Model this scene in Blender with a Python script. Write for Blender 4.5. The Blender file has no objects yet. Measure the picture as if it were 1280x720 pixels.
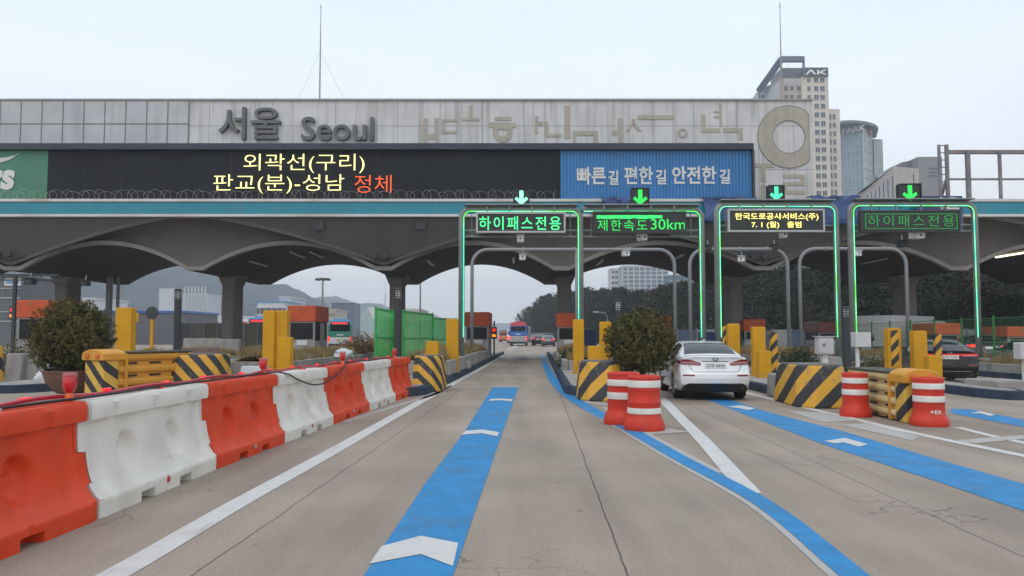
import bpy, bmesh, math, random
from math import sin, cos, pi, atan, atan2, sqrt, hypot, radians
from mathutils import Vector, noise
import numpy as np

SC = bpy.context.scene
COL = SC.collection
R = random.Random(7)

# ------------------------------------------------------------------ camera, sky, sun, exposure
F = 1000.0          # focal length in pixels of the 1280 wide photograph
HC = 1.4            # eye height in a car
PITCH = atan(60.0 / F)
cam = bpy.data.cameras.new('camera'); camo = bpy.data.objects.new('camera', cam); COL.objects.link(camo)
cam.sensor_width = 36.0; cam.lens = 36.0 * F / 1280.0
camo.location = (0, 0, HC); camo.rotation_euler = (pi / 2 + PITCH, 0, 0)
cam.clip_start = 0.1; cam.clip_end = 12000
SC.camera = camo

w = bpy.data.worlds.new('World'); SC.world = w; w.use_nodes = True
nt = w.node_tree; nd = nt.nodes; lk = nt.links
bg = nd['Background']
SUN_EL, SUN_ROT = radians(52), radians(205)
sky = nd.new('ShaderNodeTexSky'); sky.sky_type = 'NISHITA'; sky.sun_disc = False
sky.sun_elevation = SUN_EL; sky.sun_rotation = SUN_ROT; sky.dust_density = 4.0; sky.air_density = 1.2; sky.ozone_density = 1.0
# overcast: the clear sky is veiled by a pale cloud layer, brighter and warmer low down
tc = nd.new('ShaderNodeTexCoord'); sep = nd.new('ShaderNodeSeparateXYZ'); lk.new(tc.outputs['Generated'], sep.inputs[0])
rmp = nd.new('ShaderNodeValToRGB'); lk.new(sep.outputs['Z'], rmp.inputs[0])
e = rmp.color_ramp.elements
e[0].position = 0.0; e[0].color = (8.5, 8.2, 7.8, 1)
e[1].position = 1.0; e[1].color = (6.5, 6.9, 7.4, 1)
for p, c in ((0.10, (7.9, 7.75, 7.6, 1)), (0.22, (7.0, 7.4, 7.85, 1)), (0.45, (6.2, 7.0, 8.0, 1))):
    q = e.new(p); q.color = c
nz = nd.new('ShaderNodeTexNoise'); nz.inputs['Scale'].default_value = 2.2; nz.inputs['Detail'].default_value = 5
mpn = nd.new('ShaderNodeMapping'); mpn.inputs['Scale'].default_value = (1, 1, 4.0)
lk.new(tc.outputs['Generated'], mpn.inputs[0]); lk.new(mpn.outputs[0], nz.inputs['Vector'])
nr = nd.new('ShaderNodeMapRange'); nr.inputs[1].default_value = 0.3; nr.inputs[2].default_value = 0.7
nr.inputs[3].default_value = 0.93; nr.inputs[4].default_value = 1.06
lk.new(nz.outputs[0], nr.inputs[0])
vm = nd.new('ShaderNodeVectorMath'); vm.operation = 'SCALE'
lk.new(rmp.outputs[0], vm.inputs[0]); lk.new(nr.outputs[0], vm.inputs['Scale'])
mx = nd.new('ShaderNodeMix'); mx.data_type = 'RGBA'; mx.inputs[0].default_value = 0.86
lk.new(sky.outputs[0], mx.inputs[6]); lk.new(vm.outputs[0], mx.inputs[7])
lk.new(mx.outputs[2], bg.inputs[0]); bg.inputs[1].default_value = 0.15

sl = bpy.data.lights.new('sun', 'SUN'); sl.energy = 0.5; sl.angle = radians(25); sl.color = (1.0, 0.96, 0.9)
slo = bpy.data.objects.new('sun', sl); COL.objects.link(slo)
sd = Vector((sin(SUN_ROT) * cos(SUN_EL), cos(SUN_ROT) * cos(SUN_EL), sin(SUN_EL)))
slo.rotation_euler = sd.to_track_quat('Z', 'Y').to_euler()
vs = SC.view_settings
SC.display_settings.display_device = 'sRGB'
vs.view_transform = 'Standard'; vs.look = 'None'; vs.gamma = 1.0; vs.use_curve_mapping = False; vs.exposure = 0.12
try:
    SC.cycles.volume_bounces = 1
except Exception:
    pass

# ------------------------------------------------------------------ pixel -> place helpers (1280 x 720 photograph)
CP, SP_ = cos(PITCH), sin(PITCH)
def ray(px, py):
    a, b = (px - 640) / F, (360 - py) / F
    return a, CP - SP_ * b, SP_ + CP * b
def P(px, py, Y):
    x, y, z = ray(px, py); t = Y / y
    return Vector((x * t, Y, HC + z * t))
def G(px, py, z=0.0):
    x, y, zz = ray(px, py); t = (z - HC) / zz
    return Vector((x * t, y * t, z))
SK = 0.033                      # the lanes run this much to the right of the view
RY = -atan(SK)
def U(u, d, z=0.0):             # along-lane coordinates -> world
    return Vector((u + SK * d, d, z))

# ------------------------------------------------------------------ materials
MATS = {}
def M(name, c=(.5, .5, .5), r=.6, var=.18, sc=3.0, met=0.0, bump=0.0, bsc=60.0, coat=0.0, streak=0.0, dirt=0.0,
      dirtc=(.09, .075, .06), emit=None, es=0.0, spec=.5, dsc=1.2, alpha=None, scuff=0.0, scuffc=(.12, .1, .09)):
    if name in MATS: return MATS[name]
    m = bpy.data.materials.new(name); MATS[name] = m; m.use_nodes = True
    n, l = m.node_tree.nodes, m.node_tree.links
    b = n['Principled BSDF']
    b.inputs['Roughness'].default_value = r; b.inputs['Metallic'].default_value = met
    b.inputs['Coat Weight'].default_value = coat; b.inputs['Specular IOR Level'].default_value = spec
    geo = n.new('ShaderNodeNewGeometry')
    col = n.new('ShaderNodeRGB'); col.outputs[0].default_value = (*c, 1)
    out = col.outputs[0]
    def noise_of(scale, detail=4, vec=None):
        t = n.new('ShaderNodeTexNoise'); t.inputs['Scale'].default_value = scale; t.inputs['Detail'].default_value = detail
        l.new(vec or geo.outputs['Position'], t.inputs['Vector']); return t.outputs[0]
    def rng(src, a, b_, c_, d_):
        t = n.new('ShaderNodeMapRange'); l.new(src, t.inputs[0])
        for k, v in zip((1, 2, 3, 4), (a, b_, c_, d_)): t.inputs[k].default_value = v
        return t.outputs[0]
    def mul(src, fac):
        t = n.new('ShaderNodeVectorMath'); t.operation = 'SCALE'; l.new(src, t.inputs[0]); l.new(fac, t.inputs['Scale']); return t.outputs[0]
    def mixc(a, colr, fac):
        t = n.new('ShaderNodeMix'); t.data_type = 'RGBA'; l.new(fac, t.inputs[0]); l.new(a, t.inputs[6]); t.inputs[7].default_value = (*colr, 1); return t.outputs[2]
    if var: out = mul(out, rng(noise_of(sc, 6), .3, .7, 1 - var, 1 + var))
    if scuff:
        mp = n.new('ShaderNodeMapping'); mp.inputs['Scale'].default_value = (7, 1.1, 16); l.new(geo.outputs['Position'], mp.inputs[0])
        k1 = rng(noise_of(2.2, 7, mp.outputs[0]), .60, .70, 0, 1); k2 = rng(noise_of(1.1, 3), .45, .6, .1, 1)
        kk = n.new('ShaderNodeMath'); kk.operation = 'MULTIPLY'; l.new(k1, kk.inputs[0]); l.new(k2, kk.inputs[1])
        ks = n.new('ShaderNodeMath'); ks.operation = 'MULTIPLY'; l.new(kk.outputs[0], ks.inputs[0]); ks.inputs[1].default_value = scuff
        out = mixc(out, scuffc, ks.outputs[0])
    if streak:
        mp = n.new('ShaderNodeMapping'); mp.inputs['Scale'].default_value = (2.2, 2.2, .12); l.new(geo.outputs['Position'], mp.inputs[0])
        out = mixc(out, dirtc, rng(noise_of(1.6, 5, mp.outputs[0]), .5, .75, 0, streak))
    if dirt:
        out = mixc(out, dirtc, rng(noise_of(dsc, 8), .5, .72, 0, dirt))
        l.new(rng(noise_of(dsc * 2, 6), .3, .7, max(r - .1, .05), min(r + .15, 1)), b.inputs['Roughness'])
    l.new(out, b.inputs['Base Color'])
    if bump:
        bp = n.new('ShaderNodeBump'); bp.inputs['Strength'].default_value = bump; bp.inputs['Distance'].default_value = .02
        l.new(noise_of(bsc, 4), bp.inputs['Height']); l.new(bp.outputs[0], b.inputs['Normal'])
    if emit:
        b.inputs['Emission Color'].default_value = (*emit, 1); b.inputs['Emission Strength'].default_value = es
    if alpha is not None: b.inputs['Alpha'].default_value = alpha
    return m

def stripe_mat(name, sgn=1, freq=2.2, ca=(.62, .33, .025), cb=(.025, .025, .028)):
    """diagonal warning stripes painted on the object's own faces"""
    if name in MATS: return MATS[name]
    m = M(name, ca, .6)
    n, l = m.node_tree.nodes, m.node_tree.links
    b = n['Principled BSDF']
    tcn = n.new('ShaderNodeTexCoord'); s = n.new('ShaderNodeSeparateXYZ'); l.new(tcn.outputs['Object'], s.inputs[0])
    def mth(op, a, b_=None):
        t = n.new('ShaderNodeMath'); t.operation = op
        for i, v in enumerate((a, b_)):
            if v is None: continue
            if isinstance(v, (int, float)): t.inputs[i].default_value = v
            else: l.new(v, t.inputs[i])
        return t.outputs[0]
    h = mth('ADD', s.outputs['X'], mth('MULTIPLY', s.outputs['Y'], -0.6 * sgn))
    t = mth('ADD', mth('MULTIPLY', h, freq), mth('MULTIPLY', s.outputs['Z'], -sgn * freq * .95))
    nz_ = n.new('ShaderNodeTexNoise'); nz_.inputs['Scale'].default_value = 9; l.new(tcn.outputs['Object'], nz_.inputs['Vector'])
    t = mth('ADD', t, mth('MULTIPLY', nz_.outputs[0], .05))
    fr = mth('FRACT', t)
    st = mth('GREATER_THAN', fr, .5)
    nz2 = n.new('ShaderNodeTexNoise'); nz2.inputs['Scale'].default_value = 6; nz2.inputs['Detail'].default_value = 8
    l.new(tcn.outputs['Object'], nz2.inputs['Vector'])
    mxx = n.new('ShaderNodeMix'); mxx.data_type = 'RGBA'; l.new(st, mxx.inputs[0]); mxx.inputs[6].default_value = (*ca, 1); mxx.inputs[7].default_value = (*cb, 1)
    mr = n.new('ShaderNodeMapRange'); mr.inputs[1].default_value = .58; mr.inputs[2].default_value = .75; mr.inputs[4].default_value = .7; l.new(nz2.outputs[0], mr.inputs[0])
    m2 = n.new('ShaderNodeMix'); m2.data_type = 'RGBA'; l.new(mr.outputs[0], m2.inputs[0]); l.new(mxx.outputs[2], m2.inputs[6]); m2.inputs[7].default_value = (.16, .14, .12, 1)
    l.new(m2.outputs[2], b.inputs['Base Color'])
    return m

def emis(name, c, s, base=(.02, .02, .02)):
    return M(name, base, .4, 0, emit=c, es=s)

# ------------------------------------------------------------------ mesh builder
class MB:
    def __init__(s): s.v = []; s.f = []; s.mi = []; s.cur = 0
    def add(s, vs_, fs_):
        o = len(s.v); s.v += [tuple(q) for q in vs_]
        for f in fs_: s.f.append([o + i for i in f]); s.mi.append(s.cur)
        return s
    def box(s, x0, x1, y0, y1, z0, z1):
        return s.add([(x0, y0, z0), (x1, y0, z0), (x1, y1, z0), (x0, y1, z0), (x0, y0, z1), (x1, y0, z1), (x1, y1, z1), (x0, y1, z1)],
                     [(0, 3, 2, 1), (4, 5, 6, 7), (0, 1, 5, 4), (1, 2, 6, 5), (2, 3, 7, 6), (3, 0, 4, 7)])
    def bar(s, a, b, wx, wy=None):
        """square bar from a to b"""
        return s.tube([a, b], wx * .7071, 4, rot=pi / 4)
    def prism(s, poly, y0, y1):          # (x, z) outline extruded along y
        n = len(poly)
        return s.add([(x, y0, z) for x, z in poly] + [(x, y1, z) for x, z in poly],
                     [tuple(range(n)), tuple(range(2 * n - 1, n - 1, -1))] + [(i, i + n, (i + 1) % n + n, (i + 1) % n) for i in range(n)])
    def prismz(s, poly, z0, z1, top=None):   # (x, y) outline extruded upwards, optionally to another outline
        n = len(poly); top = top or poly
        return s.add([(x, y, z0) for x, y in poly] + [(x, y, z1) for x, y in top],
                     [tuple(range(n - 1, -1, -1)), tuple(range(n, 2 * n))] + [(i, (i + 1) % n, (i + 1) % n + n, i + n) for i in range(n)])
    def tube(s, path, r, n=8, rot=0, closed=False):
        path = [Vector(p) for p in path]; N = len(path); vs_ = []; up0 = None
        for i, p in enumerate(path):
            a = path[i - 1] if (i > 0 or closed) else p
            b = path[(i + 1) % N] if (i < N - 1 or closed) else p
            t = (b - a).normalized()
            if up0 is None:
                up0 = Vector((0, 1, 0)) if abs(t.y) < .9 else Vector((0, 0, 1))
            x = up0 - t * up0.dot(t); x.normalize(); up0 = x; y = t.cross(x)
            rr = r[i] if isinstance(r, (list, tuple)) else r
            for k in range(n):
                an = rot + 2 * pi * k / n
                vs_.append(p + x * (cos(an) * rr) + y * (sin(an) * rr))
        fs_ = []
        for i in range(N if closed else N - 1):
            for k in range(n):
                fs_.append((i * n + k, i * n + (k + 1) % n, ((i + 1) % N) * n + (k + 1) % n, ((i + 1) % N) * n + k))
        if not closed: fs_ += [tuple(range(n - 1, -1, -1)), tuple(range((N - 1) * n, N * n))]
        return s.add(vs_, fs_)
    def lathe(s, prof, n=24, c=(0, 0), axis='z'):
        vs_ = []; N = len(prof)
        for r, z in prof:
            for k in range(n):
                a = 2 * pi * k / n
                if axis == 'z': vs_.append((c[0] + r * cos(a), c[1] + r * sin(a), z))
                elif axis == 'y': vs_.append((c[0] + r * cos(a), z, c[1] - r * sin(a)))
                else: vs_.append((z, c[0] + r * cos(a), c[1] + r * sin(a)))
        fs_ = [(i * n + k, i * n + (k + 1) % n, (i + 1) * n + (k + 1) % n, (i + 1) * n + k) for i in range(N - 1) for k in range(n)]
        if prof[0][0] > 1e-5: fs_.append(tuple(range(n - 1, -1, -1)))
        if prof[-1][0] > 1e-5: fs_.append(tuple(range((N - 1) * n, N * n)))
        return s.add(vs_, fs_)
    def grid(s, rows):
        n = len(rows[0]); vs_ = [p for r in rows for p in r]
        return s.add(vs_, [(i * n + j, i * n + j + 1, (i + 1) * n + j + 1, (i + 1) * n + j) for i in range(len(rows) - 1) for j in range(n - 1)])
    def build(s, name, mats, parent=None, smooth=False, bevel=0.0, loc=None, rz=0.0, seg=2, autosmooth=None):
        me = bpy.data.meshes.new(name); me.from_pydata([tuple(q) for q in s.v], [], s.f)
        if not isinstance(mats, (list, tuple)): mats = [mats]
        for q in mats: me.materials.append(q)
        if len(mats) > 1: me.polygons.foreach_set('material_index', s.mi)
        if smooth:
            me.polygons.foreach_set('use_smooth', [True] * len(s.f))
            if autosmooth: 
                try: me.set_sharp_from_angle(angle=radians(autosmooth))
                except Exception: pass
        me.update()
        o = bpy.data.objects.new(name, me); COL.objects.link(o)
        if parent: o.parent = parent
        if loc is not None: o.location = loc
        o.rotation_euler.z = rz
        if bevel:
            b = o.modifiers.new('bevel', 'BEVEL'); b.width = bevel; b.segments = seg; b.limit_method = 'ANGLE'; b.angle_limit = radians(40)
        return o

def tag(o, label, cat, group=None):
    o['label'] = label; o['category'] = cat
    if group: o['group'] = group
    return o
def thing(name, label, cat, loc=(0, 0, 0), rz=0.0, group=None):
    o = bpy.data.objects.new(name, None); COL.objects.link(o); o.location = loc; o.rotation_euler.z = rz
    o.empty_display_size = .3
    return tag(o, label, cat, group)
def struct(o, kind='structure'): o['kind'] = kind; return o
def dup(root, loc, rz=None, label=None, group=None, scale=None):
    r = root.copy(); COL.objects.link(r); r.location = loc
    if rz is not None: r.rotation_euler.z = rz
    if scale: r.scale = scale if not isinstance(scale, (int, float)) else (scale,) * 3
    if label: r['label'] = label
    if group: r['group'] = group
    for ch in list(root.children):
        c = ch.copy(); COL.objects.link(c); c.parent = r
        for g in list(ch.children):
            d = g.copy(); COL.objects.link(d); d.parent = c
    return r

def lettering(name, s, mat, parent, cx, y, cz, wd, ht=None, depth=.02, bold=0.0, rx=pi / 2, rz=0.0, loc=None, shear=0.0, space=1.0):
    """real letters: text turned to mesh, scaled to a width (and height), standing in the x-z plane at y"""
    c = bpy.data.curves.new(name, 'FONT'); c.body = s; c.size = 1; c.offset = bold; c.extrude = .5; c.shear = shear; c.space_character = space; c.resolution_u = 4
    t = bpy.data.objects.new(name, c); COL.objects.link(t)
    dg = bpy.context.evaluated_depsgraph_get(); me = bpy.data.meshes.new_from_object(t.evaluated_get(dg))
    bpy.data.objects.remove(t)
    n = len(me.vertices); a = np.empty(n * 3); me.vertices.foreach_get('co', a); a = a.reshape(-1, 3)
    lo, hi = a.min(0), a.max(0)
    sx = wd / (hi[0] - lo[0]); sz = (ht / (hi[1] - lo[1])) if ht else sx
    b = np.empty_like(a)
    b[:, 0] = (a[:, 0] - (lo[0] + hi[0]) / 2) * sx; b[:, 2] = (a[:, 1] - (lo[1] + hi[1]) / 2) * sz; b[:, 1] = -a[:, 2] * depth
    me.vertices.foreach_set('co', b.ravel()); me.materials.clear(); me.materials.append(mat); me.update(); me.name = name
    o = bpy.data.objects.new(name, me); COL.objects.link(o); o.parent = parent; o.location = (cx, y, cz); o.rotation_euler.z = rz
    return o

def cr(vals, sub):
    """Catmull-Rom through rows of numbers"""
    v = np.array(vals, float); v = np.vstack([2 * v[0] - v[1], v, 2 * v[-1] - v[-2]]); out = []
    for i in range(1, len(v) - 2):
        for k in range(sub):
            t = k / sub; p0, p1, p2, p3 = v[i - 1:i + 3]
            out.append(.5 * (2 * p1 + (p2 - p0) * t + (2 * p0 - 5 * p1 + 4 * p2 - p3) * t * t + (3 * p1 - p0 - 3 * p2 + p3) * t ** 3))
    out.append(v[-2]); return np.array(out)

def arc_path(x0, x1, z0, ztop, r, y=0, n=7, left=True, right=True):
    """portal outline: up, round corner, across, round corner, down"""
    p = []
    if left:
        p.append((x0, y, z0)); p += [(x0 + r - r * cos(a), y, ztop - r + r * sin(a)) for a in np.linspace(0, pi / 2, n)]
    else: p.append((x0, y, ztop))
    if right:
        p += [(x1 - r + r * sin(a), y, ztop - r + r * cos(a)) for a in np.linspace(0, pi / 2, n)]; p.append((x1, y, z0))
    else: p.append((x1, y, ztop))
    return p
# ------------------------------------------------------------------ common materials
concrete = M('concrete', (.30, .285, .265), .85, .18, 1.6, bump=.25, streak=.45, dirt=.5)
kerbmat = M('kerb_concrete', (.22, .21, .20), .85, .2, 2, bump=.3, dirt=.6)
kerbblue = M('kerb_blue_paint', (.028, .042, .07), .8, .3, 3, spec=.2, dirt=.8, dirtc=(.05, .045, .045), dsc=2.5)
yellow = M('yellow_paint', (.58, .29, .008), .5, .08, 2, spec=.25, scuff=.35, scuffc=(.25, .14, .05), dirt=.25, dirtc=(.3, .16, .03), dsc=1.5, bump=.05)
steel = M('galvanised_steel', (.24, .26, .27), .45, .12, 5, met=.5)
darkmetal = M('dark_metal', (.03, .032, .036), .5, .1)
white = M('white_plastic', (.70, .665, .60), .45, .05, 3, scuff=.5, scuffc=(.3, .28, .25), dirt=.35, dirtc=(.42, .39, .35), dsc=2.2)
red = M('orange_red_plastic', (.66, .055, .013), .42, .08, 3, spec=.25, scuff=.5, scuffc=(.26, .09, .06), dirt=.35, dirtc=(.38, .06, .03), dsc=2.2)
redbarrel = M('red_barrel_plastic', (.56, .038, .02), .45, .08, 4, spec=.3, scuff=.45, scuffc=(.25, .12, .1), dirt=.25, dirtc=(.3, .07, .05), dsc=3)
reflect = M('reflective_tape', (.68, .67, .62), .35, .08, 6, dirt=.3, dirtc=(.42, .4, .36), dsc=4)
black = M('black_rubber', (.018, .018, .018), .7, .2)
glass = M('dark_glass', (.018, .022, .028), .08, 0, coat=.3, spec=.7)
brick_orange = M('orange_red_panel', (.50, .085, .028), .5, .12, 2, spec=.25, dirt=.3, dirtc=(.16, .055, .03))
drygrass = M('dry_grass', (.17, .125, .058), .9, .45, .8)
soil = M('soil', (.12, .09, .055), .95, .35, 1.5, bump=.6, bsc=14)
GREEN = (.02, 1.0, .22)

# ------------------------------------------------------------------ ground, road, islands, markings
def road_mat():
    m = M('road_concrete', (.272, .245, .215), .8, 0)
    n, l = m.node_tree.nodes, m.node_tree.links; b = n['Principled BSDF']
    geo = n.new('ShaderNodeNewGeometry'); sp = n.new('ShaderNodeSeparateXYZ'); l.new(geo.outputs['Position'], sp.inputs[0])
    def mth(op, *a):
        t = n.new('ShaderNodeMath'); t.operation = op
        for i, v in enumerate(a):
            if isinstance(v, (int, float)): t.inputs[i].default_value = v
            else: l.new(v, t.inputs[i])
        return t.outputs[0]
    def nz_(sc, det=6, vec=None):
        t = n.new('ShaderNodeTexNoise'); t.inputs['Scale'].default_value = sc; t.inputs['Detail'].default_value = det
        l.new(vec or geo.outputs['Position'], t.inputs['Vector']); return t.outputs[0]
    def rng(src, a, b_, c_, d_):
        t = n.new('ShaderNodeMapRange'); l.new(src, t.inputs[0])
        for k, v in zip((1, 2, 3, 4), (a, b_, c_, d_)): t.inputs[k].default_value = v
        return t.outputs[0]
    u = mth('SUBTRACT', sp.outputs['X'], mth('MULTIPLY', sp.outputs['Y'], SK))
    def joint(c, period, off, hw):
        f = mth('FRACT', mth('DIVIDE', mth('ADD', c, off), period))
        d = mth('MULTIPLY', mth('MINIMUM', f, mth('SUBTRACT', 1.0, f)), period)
        return mth('LESS_THAN', d, hw)
    wob = mth('MULTIPLY', mth('SUBTRACT', nz_(1.3, 4), .5), .05)
    jl = joint(mth('ADD', u, wob), 2.55, 2.03, .0065)
    jt = joint(mth('ADD', sp.outputs['Y'], wob), 22.0, 18.0, .02)
    j = mth('MAXIMUM', jl, jt)
    mp = n.new('ShaderNodeMapping'); mp.inputs['Rotation'].default_value = (0, 0, atan(SK)); mp.inputs['Scale'].default_value = (1.3, .10, 1)
    l.new(geo.outputs['Position'], mp.inputs[0])
    streak = nz_(1.1, 6, mp.outputs[0])
    v = rng(nz_(.55, 8), .25, .75, .80, 1.18)
    v = mth('MULTIPLY', v, rng(streak, .3, .72, 1.13, .78))
    v = mth('MULTIPLY', v, rng(nz_(38, 4), .3, .7, .87, 1.13))
    # rubber and oil spots
    vo = n.new('ShaderNodeTexVoronoi'); vo.inputs['Scale'].default_value = 1.9; vo.inputs['Randomness'].default_value = 1
    mp2 = n.new('ShaderNodeMapping'); mp2.inputs['Scale'].default_value = (1.3, .75, 1); l.new(geo.outputs['Position'], mp2.inputs[0]); l.new(mp2.outputs[0], vo.inputs['Vector'])
    spot = mth('MULTIPLY', rng(mth('ADD', vo.outputs['Distance'], mth('MULTIPLY', nz_(14, 3), .07)), .06, .105, 1, 0), rng(nz_(.8, 3), .40, .52, 0, .5))
    # hairline cracks
    v2 = n.new('ShaderNodeTexVoronoi'); v2.feature = 'DISTANCE_TO_EDGE'; v2.inputs['Scale'].default_value = .55
    dist = n.new('ShaderNodeVectorMath'); dist.operation = 'ADD'
    nv = n.new('ShaderNodeTexNoise'); nv.inputs['Scale'].default_value = 1.8; nv.inputs['Detail'].default_value = 7; l.new(geo.outputs['Position'], nv.inputs['Vector'])
    l.new(geo.outputs['Position'], dist.inputs[0]); l.new(nv.outputs['Color'], dist.inputs[1]); l.new(dist.outputs[0], v2.inputs['Vector'])
    crack = mth('MULTIPLY', mth('LESS_THAN', v2.outputs['Distance'], .0055), rng(nz_(.35, 3), .52, .58, 0, .4))
    dk = mth('MAXIMUM', mth('MULTIPLY', j, .72), mth('MAXIMUM', spot, crack))
    v = mth('MULTIPLY', v, mth('SUBTRACT', 1.0, dk))
    # darker patch along the middle of the gate lane
    du = mth('ABSOLUTE', mth('ADD', u, 1.0)); dy = mth('ABSOLUTE', mth('SUBTRACT', sp.outputs['Y'], 47.0))
    patch = mth('MULTIPLY', rng(du, .1, 1.0, 1, 0), rng(dy, 2, 20, 1, 0))
    v = mth('MULTIPLY', v, mth('SUBTRACT', 1.0, mth('MULTIPLY', patch, rng(nz_(.9, 5), .3, .6, .25, .68))))
    rgb = n.new('ShaderNodeRGB'); rgb.outputs[0].default_value = (.295, .243, .193, 1)
    sc = n.new('ShaderNodeVectorMath'); sc.operation = 'SCALE'; l.new(rgb.outputs[0], sc.inputs[0]); l.new(v, sc.inputs['Scale'])
    l.new(sc.outputs[0], b.inputs['Base Color'])
    l.new(rng(streak, .3, .7, .62, .85), b.inputs['Roughness'])
    bp = n.new('ShaderNodeBump'); bp.inputs['Strength'].default_value = .18; bp.inputs['Distance'].default_value = .01
    l.new(mth('SUBTRACT', nz_(60, 4), mth('MULTIPLY', dk, 2.0)), bp.inputs['Height']); l.new(bp.outputs[0], b.inputs['Normal'])
    return m
struct(MB().grid([[(x, y, -.06) for x in (-2900, -300, -60, 70, 400, 2900)] for y in (-60, 0, 120, 400, 1200, 2900)]).build('ground', M('distant_ground', (.10, .10, .085), .95, .3, .05)))
struct(MB().grid([[(x, y, 0) for x in (-75, -30, 0, 30, 60)] for y in (-12, 40, 100, 200, 330)]).build('road', road_mat()))

def strip(name, pts, wd, mat, z=.004, close=False):
    """painted line on the road, pts on the ground, wd a number or one width per point"""
    pts = [Vector((p[0], p[1], 0)) for p in pts]; rows = []
    if len(pts) > 2: pts = [Vector((*q, 0)) for q in cr([(p.x, p.y) for p in pts], 6)]
    wl = wd if not isinstance(wd, (int, float)) else [wd, wd]
    for i, p in enumerate(pts):
        t = (pts[min(i + 1, len(pts) - 1)] - pts[max(i - 1, 0)]).normalized(); nn = Vector((t.y, -t.x, 0))
        k = i / (len(pts) - 1) * (len(wl) - 1); a = int(min(k, len(wl) - 2)); ww = wl[a] + (wl[a + 1] - wl[a]) * (k - a)
        rows.append([(p.x - nn.x * ww / 2, p.y - nn.y * ww / 2, z), (p.x + nn.x * ww / 2, p.y + nn.y * ww / 2, z)])
    return struct(MB().grid(rows).build(name, mat))
def poly(name, pix, mat, z):
    return struct(MB().add([G(x, y, 0) + Vector((0, 0, z)) for x, y in pix], [tuple(range(len(pix)))]).build(name, mat))
bluep = M('blue_road_paint', (.008, .20, .46), .65, .12, 2.5, dirt=.6, dirtc=(.05, .15, .25), dsc=2.2, bump=.15, scuff=.45, scuffc=(.05, .09, .15))
whitep = M('white_road_paint', (.56, .555, .54), .7, .08, 3, scuff=.4, scuffc=(.2, .18, .16), dirt=.5, dirtc=(.33, .31, .28), dsc=3, bump=.1)
wornp = M('worn_road_paint', (.40, .385, .36), .8, .15, 3, dirt=.6, dirtc=(.29, .265, .235), dsc=3)
GP = lambda L: [G(x, y) for x, y in L]
poly('blue_lane_guide', [(418, 770), (575, 770), (566, 720), (606, 604), (628, 541), (648, 484), (616, 484), (580, 541), (532, 604), (455, 720)], bluep, .004)
def chev(pix, mat=whitep): poly('lane_chevron', pix, mat, .008)
chev([(462, 706), (477, 684), (526, 671), (573, 680), (566, 709), (526, 694)])
chev([(577, 544), (582, 539), (604, 537.5), (624, 541), (621.5, 546), (602, 542)])
chev([(611, 501.5), (613, 499), (627, 498.6), (641, 499.4), (640, 502), (626, 500.6)])
strip('white_stop_edge', [G(616, 484), G(648, 484)], .16, whitep, .008)
BL = [(679, 444), (682, 456), (690, 472), (702, 487), (722, 502), (748, 517), (790, 539), (850, 573), (953, 629), (1067, 720), (1130, 770)]
bl = GP(BL)
strip('white_edge_line', [p + Vector((-.03, -.03, 0)) for p in bl], [.08, .1, .12, .24, .26, .24, .25], wornp, .004)
strip('blue_edge_line', bl, [.28, .3, .31, .27, .21, .18, .18], bluep, .008)
strip('white_lane_line', GP([(20, 775), (141, 720), (300, 628), (420, 562), (500, 516.5), (560, 483), (604, 459), (630, 443.5)]), .2, whitep)
strip('white_gore_line', GP([(826, 497), (850, 522), (880, 552), (938, 617)]), [.22, .2, .2, .2], whitep, .006)
strip('white_gore_line', GP([(715, 500), (760, 506), (822, 512)]), .26, wornp, .0055)
strip('white_gore_line', GP([(756, 509), (790, 532), (840, 560), (900, 592)]), .12, wornp, .0052)
strip('white_gore_line', GP([(800, 541), (850, 538)]), .5, wornp, .0058)
strip('white_lane_line', GP([(430, 528), (490, 509), (540, 494), (566, 482)]), .14, wornp)
poly('blue_lane_guide', [(878, 497), (903, 496.5), (955, 514), (1060, 541), (1160, 571), (1300, 611), (1420, 645), (1420, 680), (1300, 646), (1180, 605), (1030, 556), (930, 518)], bluep, .004)
chev([(908, 509), (926, 507), (944, 511), (936, 513), (924, 510.5)]); chev([(1030, 552), (1056, 548), (1085, 556), (1074, 559), (1054, 553.5), (1044, 555)])
strip('white_lane_line', GP([(925, 489), (1000, 508), (1060, 522), (1140, 541), (1290, 572), (1400, 594)]), .17, whitep)
strip('white_gore_line', GP([(1196, 534), (1240, 545), (1290, 556)]), .14, whitep)
strip('white_gore_line', GP([(1205, 553), (1250, 549), (1290, 546)]), .3, wornp, .0055)
poly('worn_paint_patch', [(985, 514), (1030, 516), (1075, 526), (1028, 528)], wornp, .0045)
poly('worn_paint_patch', [(1050, 531), (1085, 529), (1150, 546), (1140, 551)], wornp, .0045)
poly('blue_lane_guide', [(1188, 511), (1215, 512), (1285, 526), (1340, 536), (1340, 548), (1285, 535), (1190, 517)], bluep, .004)
chev([(1212, 517), (1226, 514.5), (1244, 519), (1238, 520.5), (1226, 517)])
strip('white_lane_line', GP([(634, 437), (645, 432.2), (632, 427.2), (626, 425.4)]), .3, whitep, .004)
strip('white_lane_line', GP([(-40, 480), (20, 477), (58, 474.5)]), .15, whitep)
strip('white_lane_line', [U(12.4, 16), U(12.4, 24), U(12.5, 34)], .15, wornp)

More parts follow.
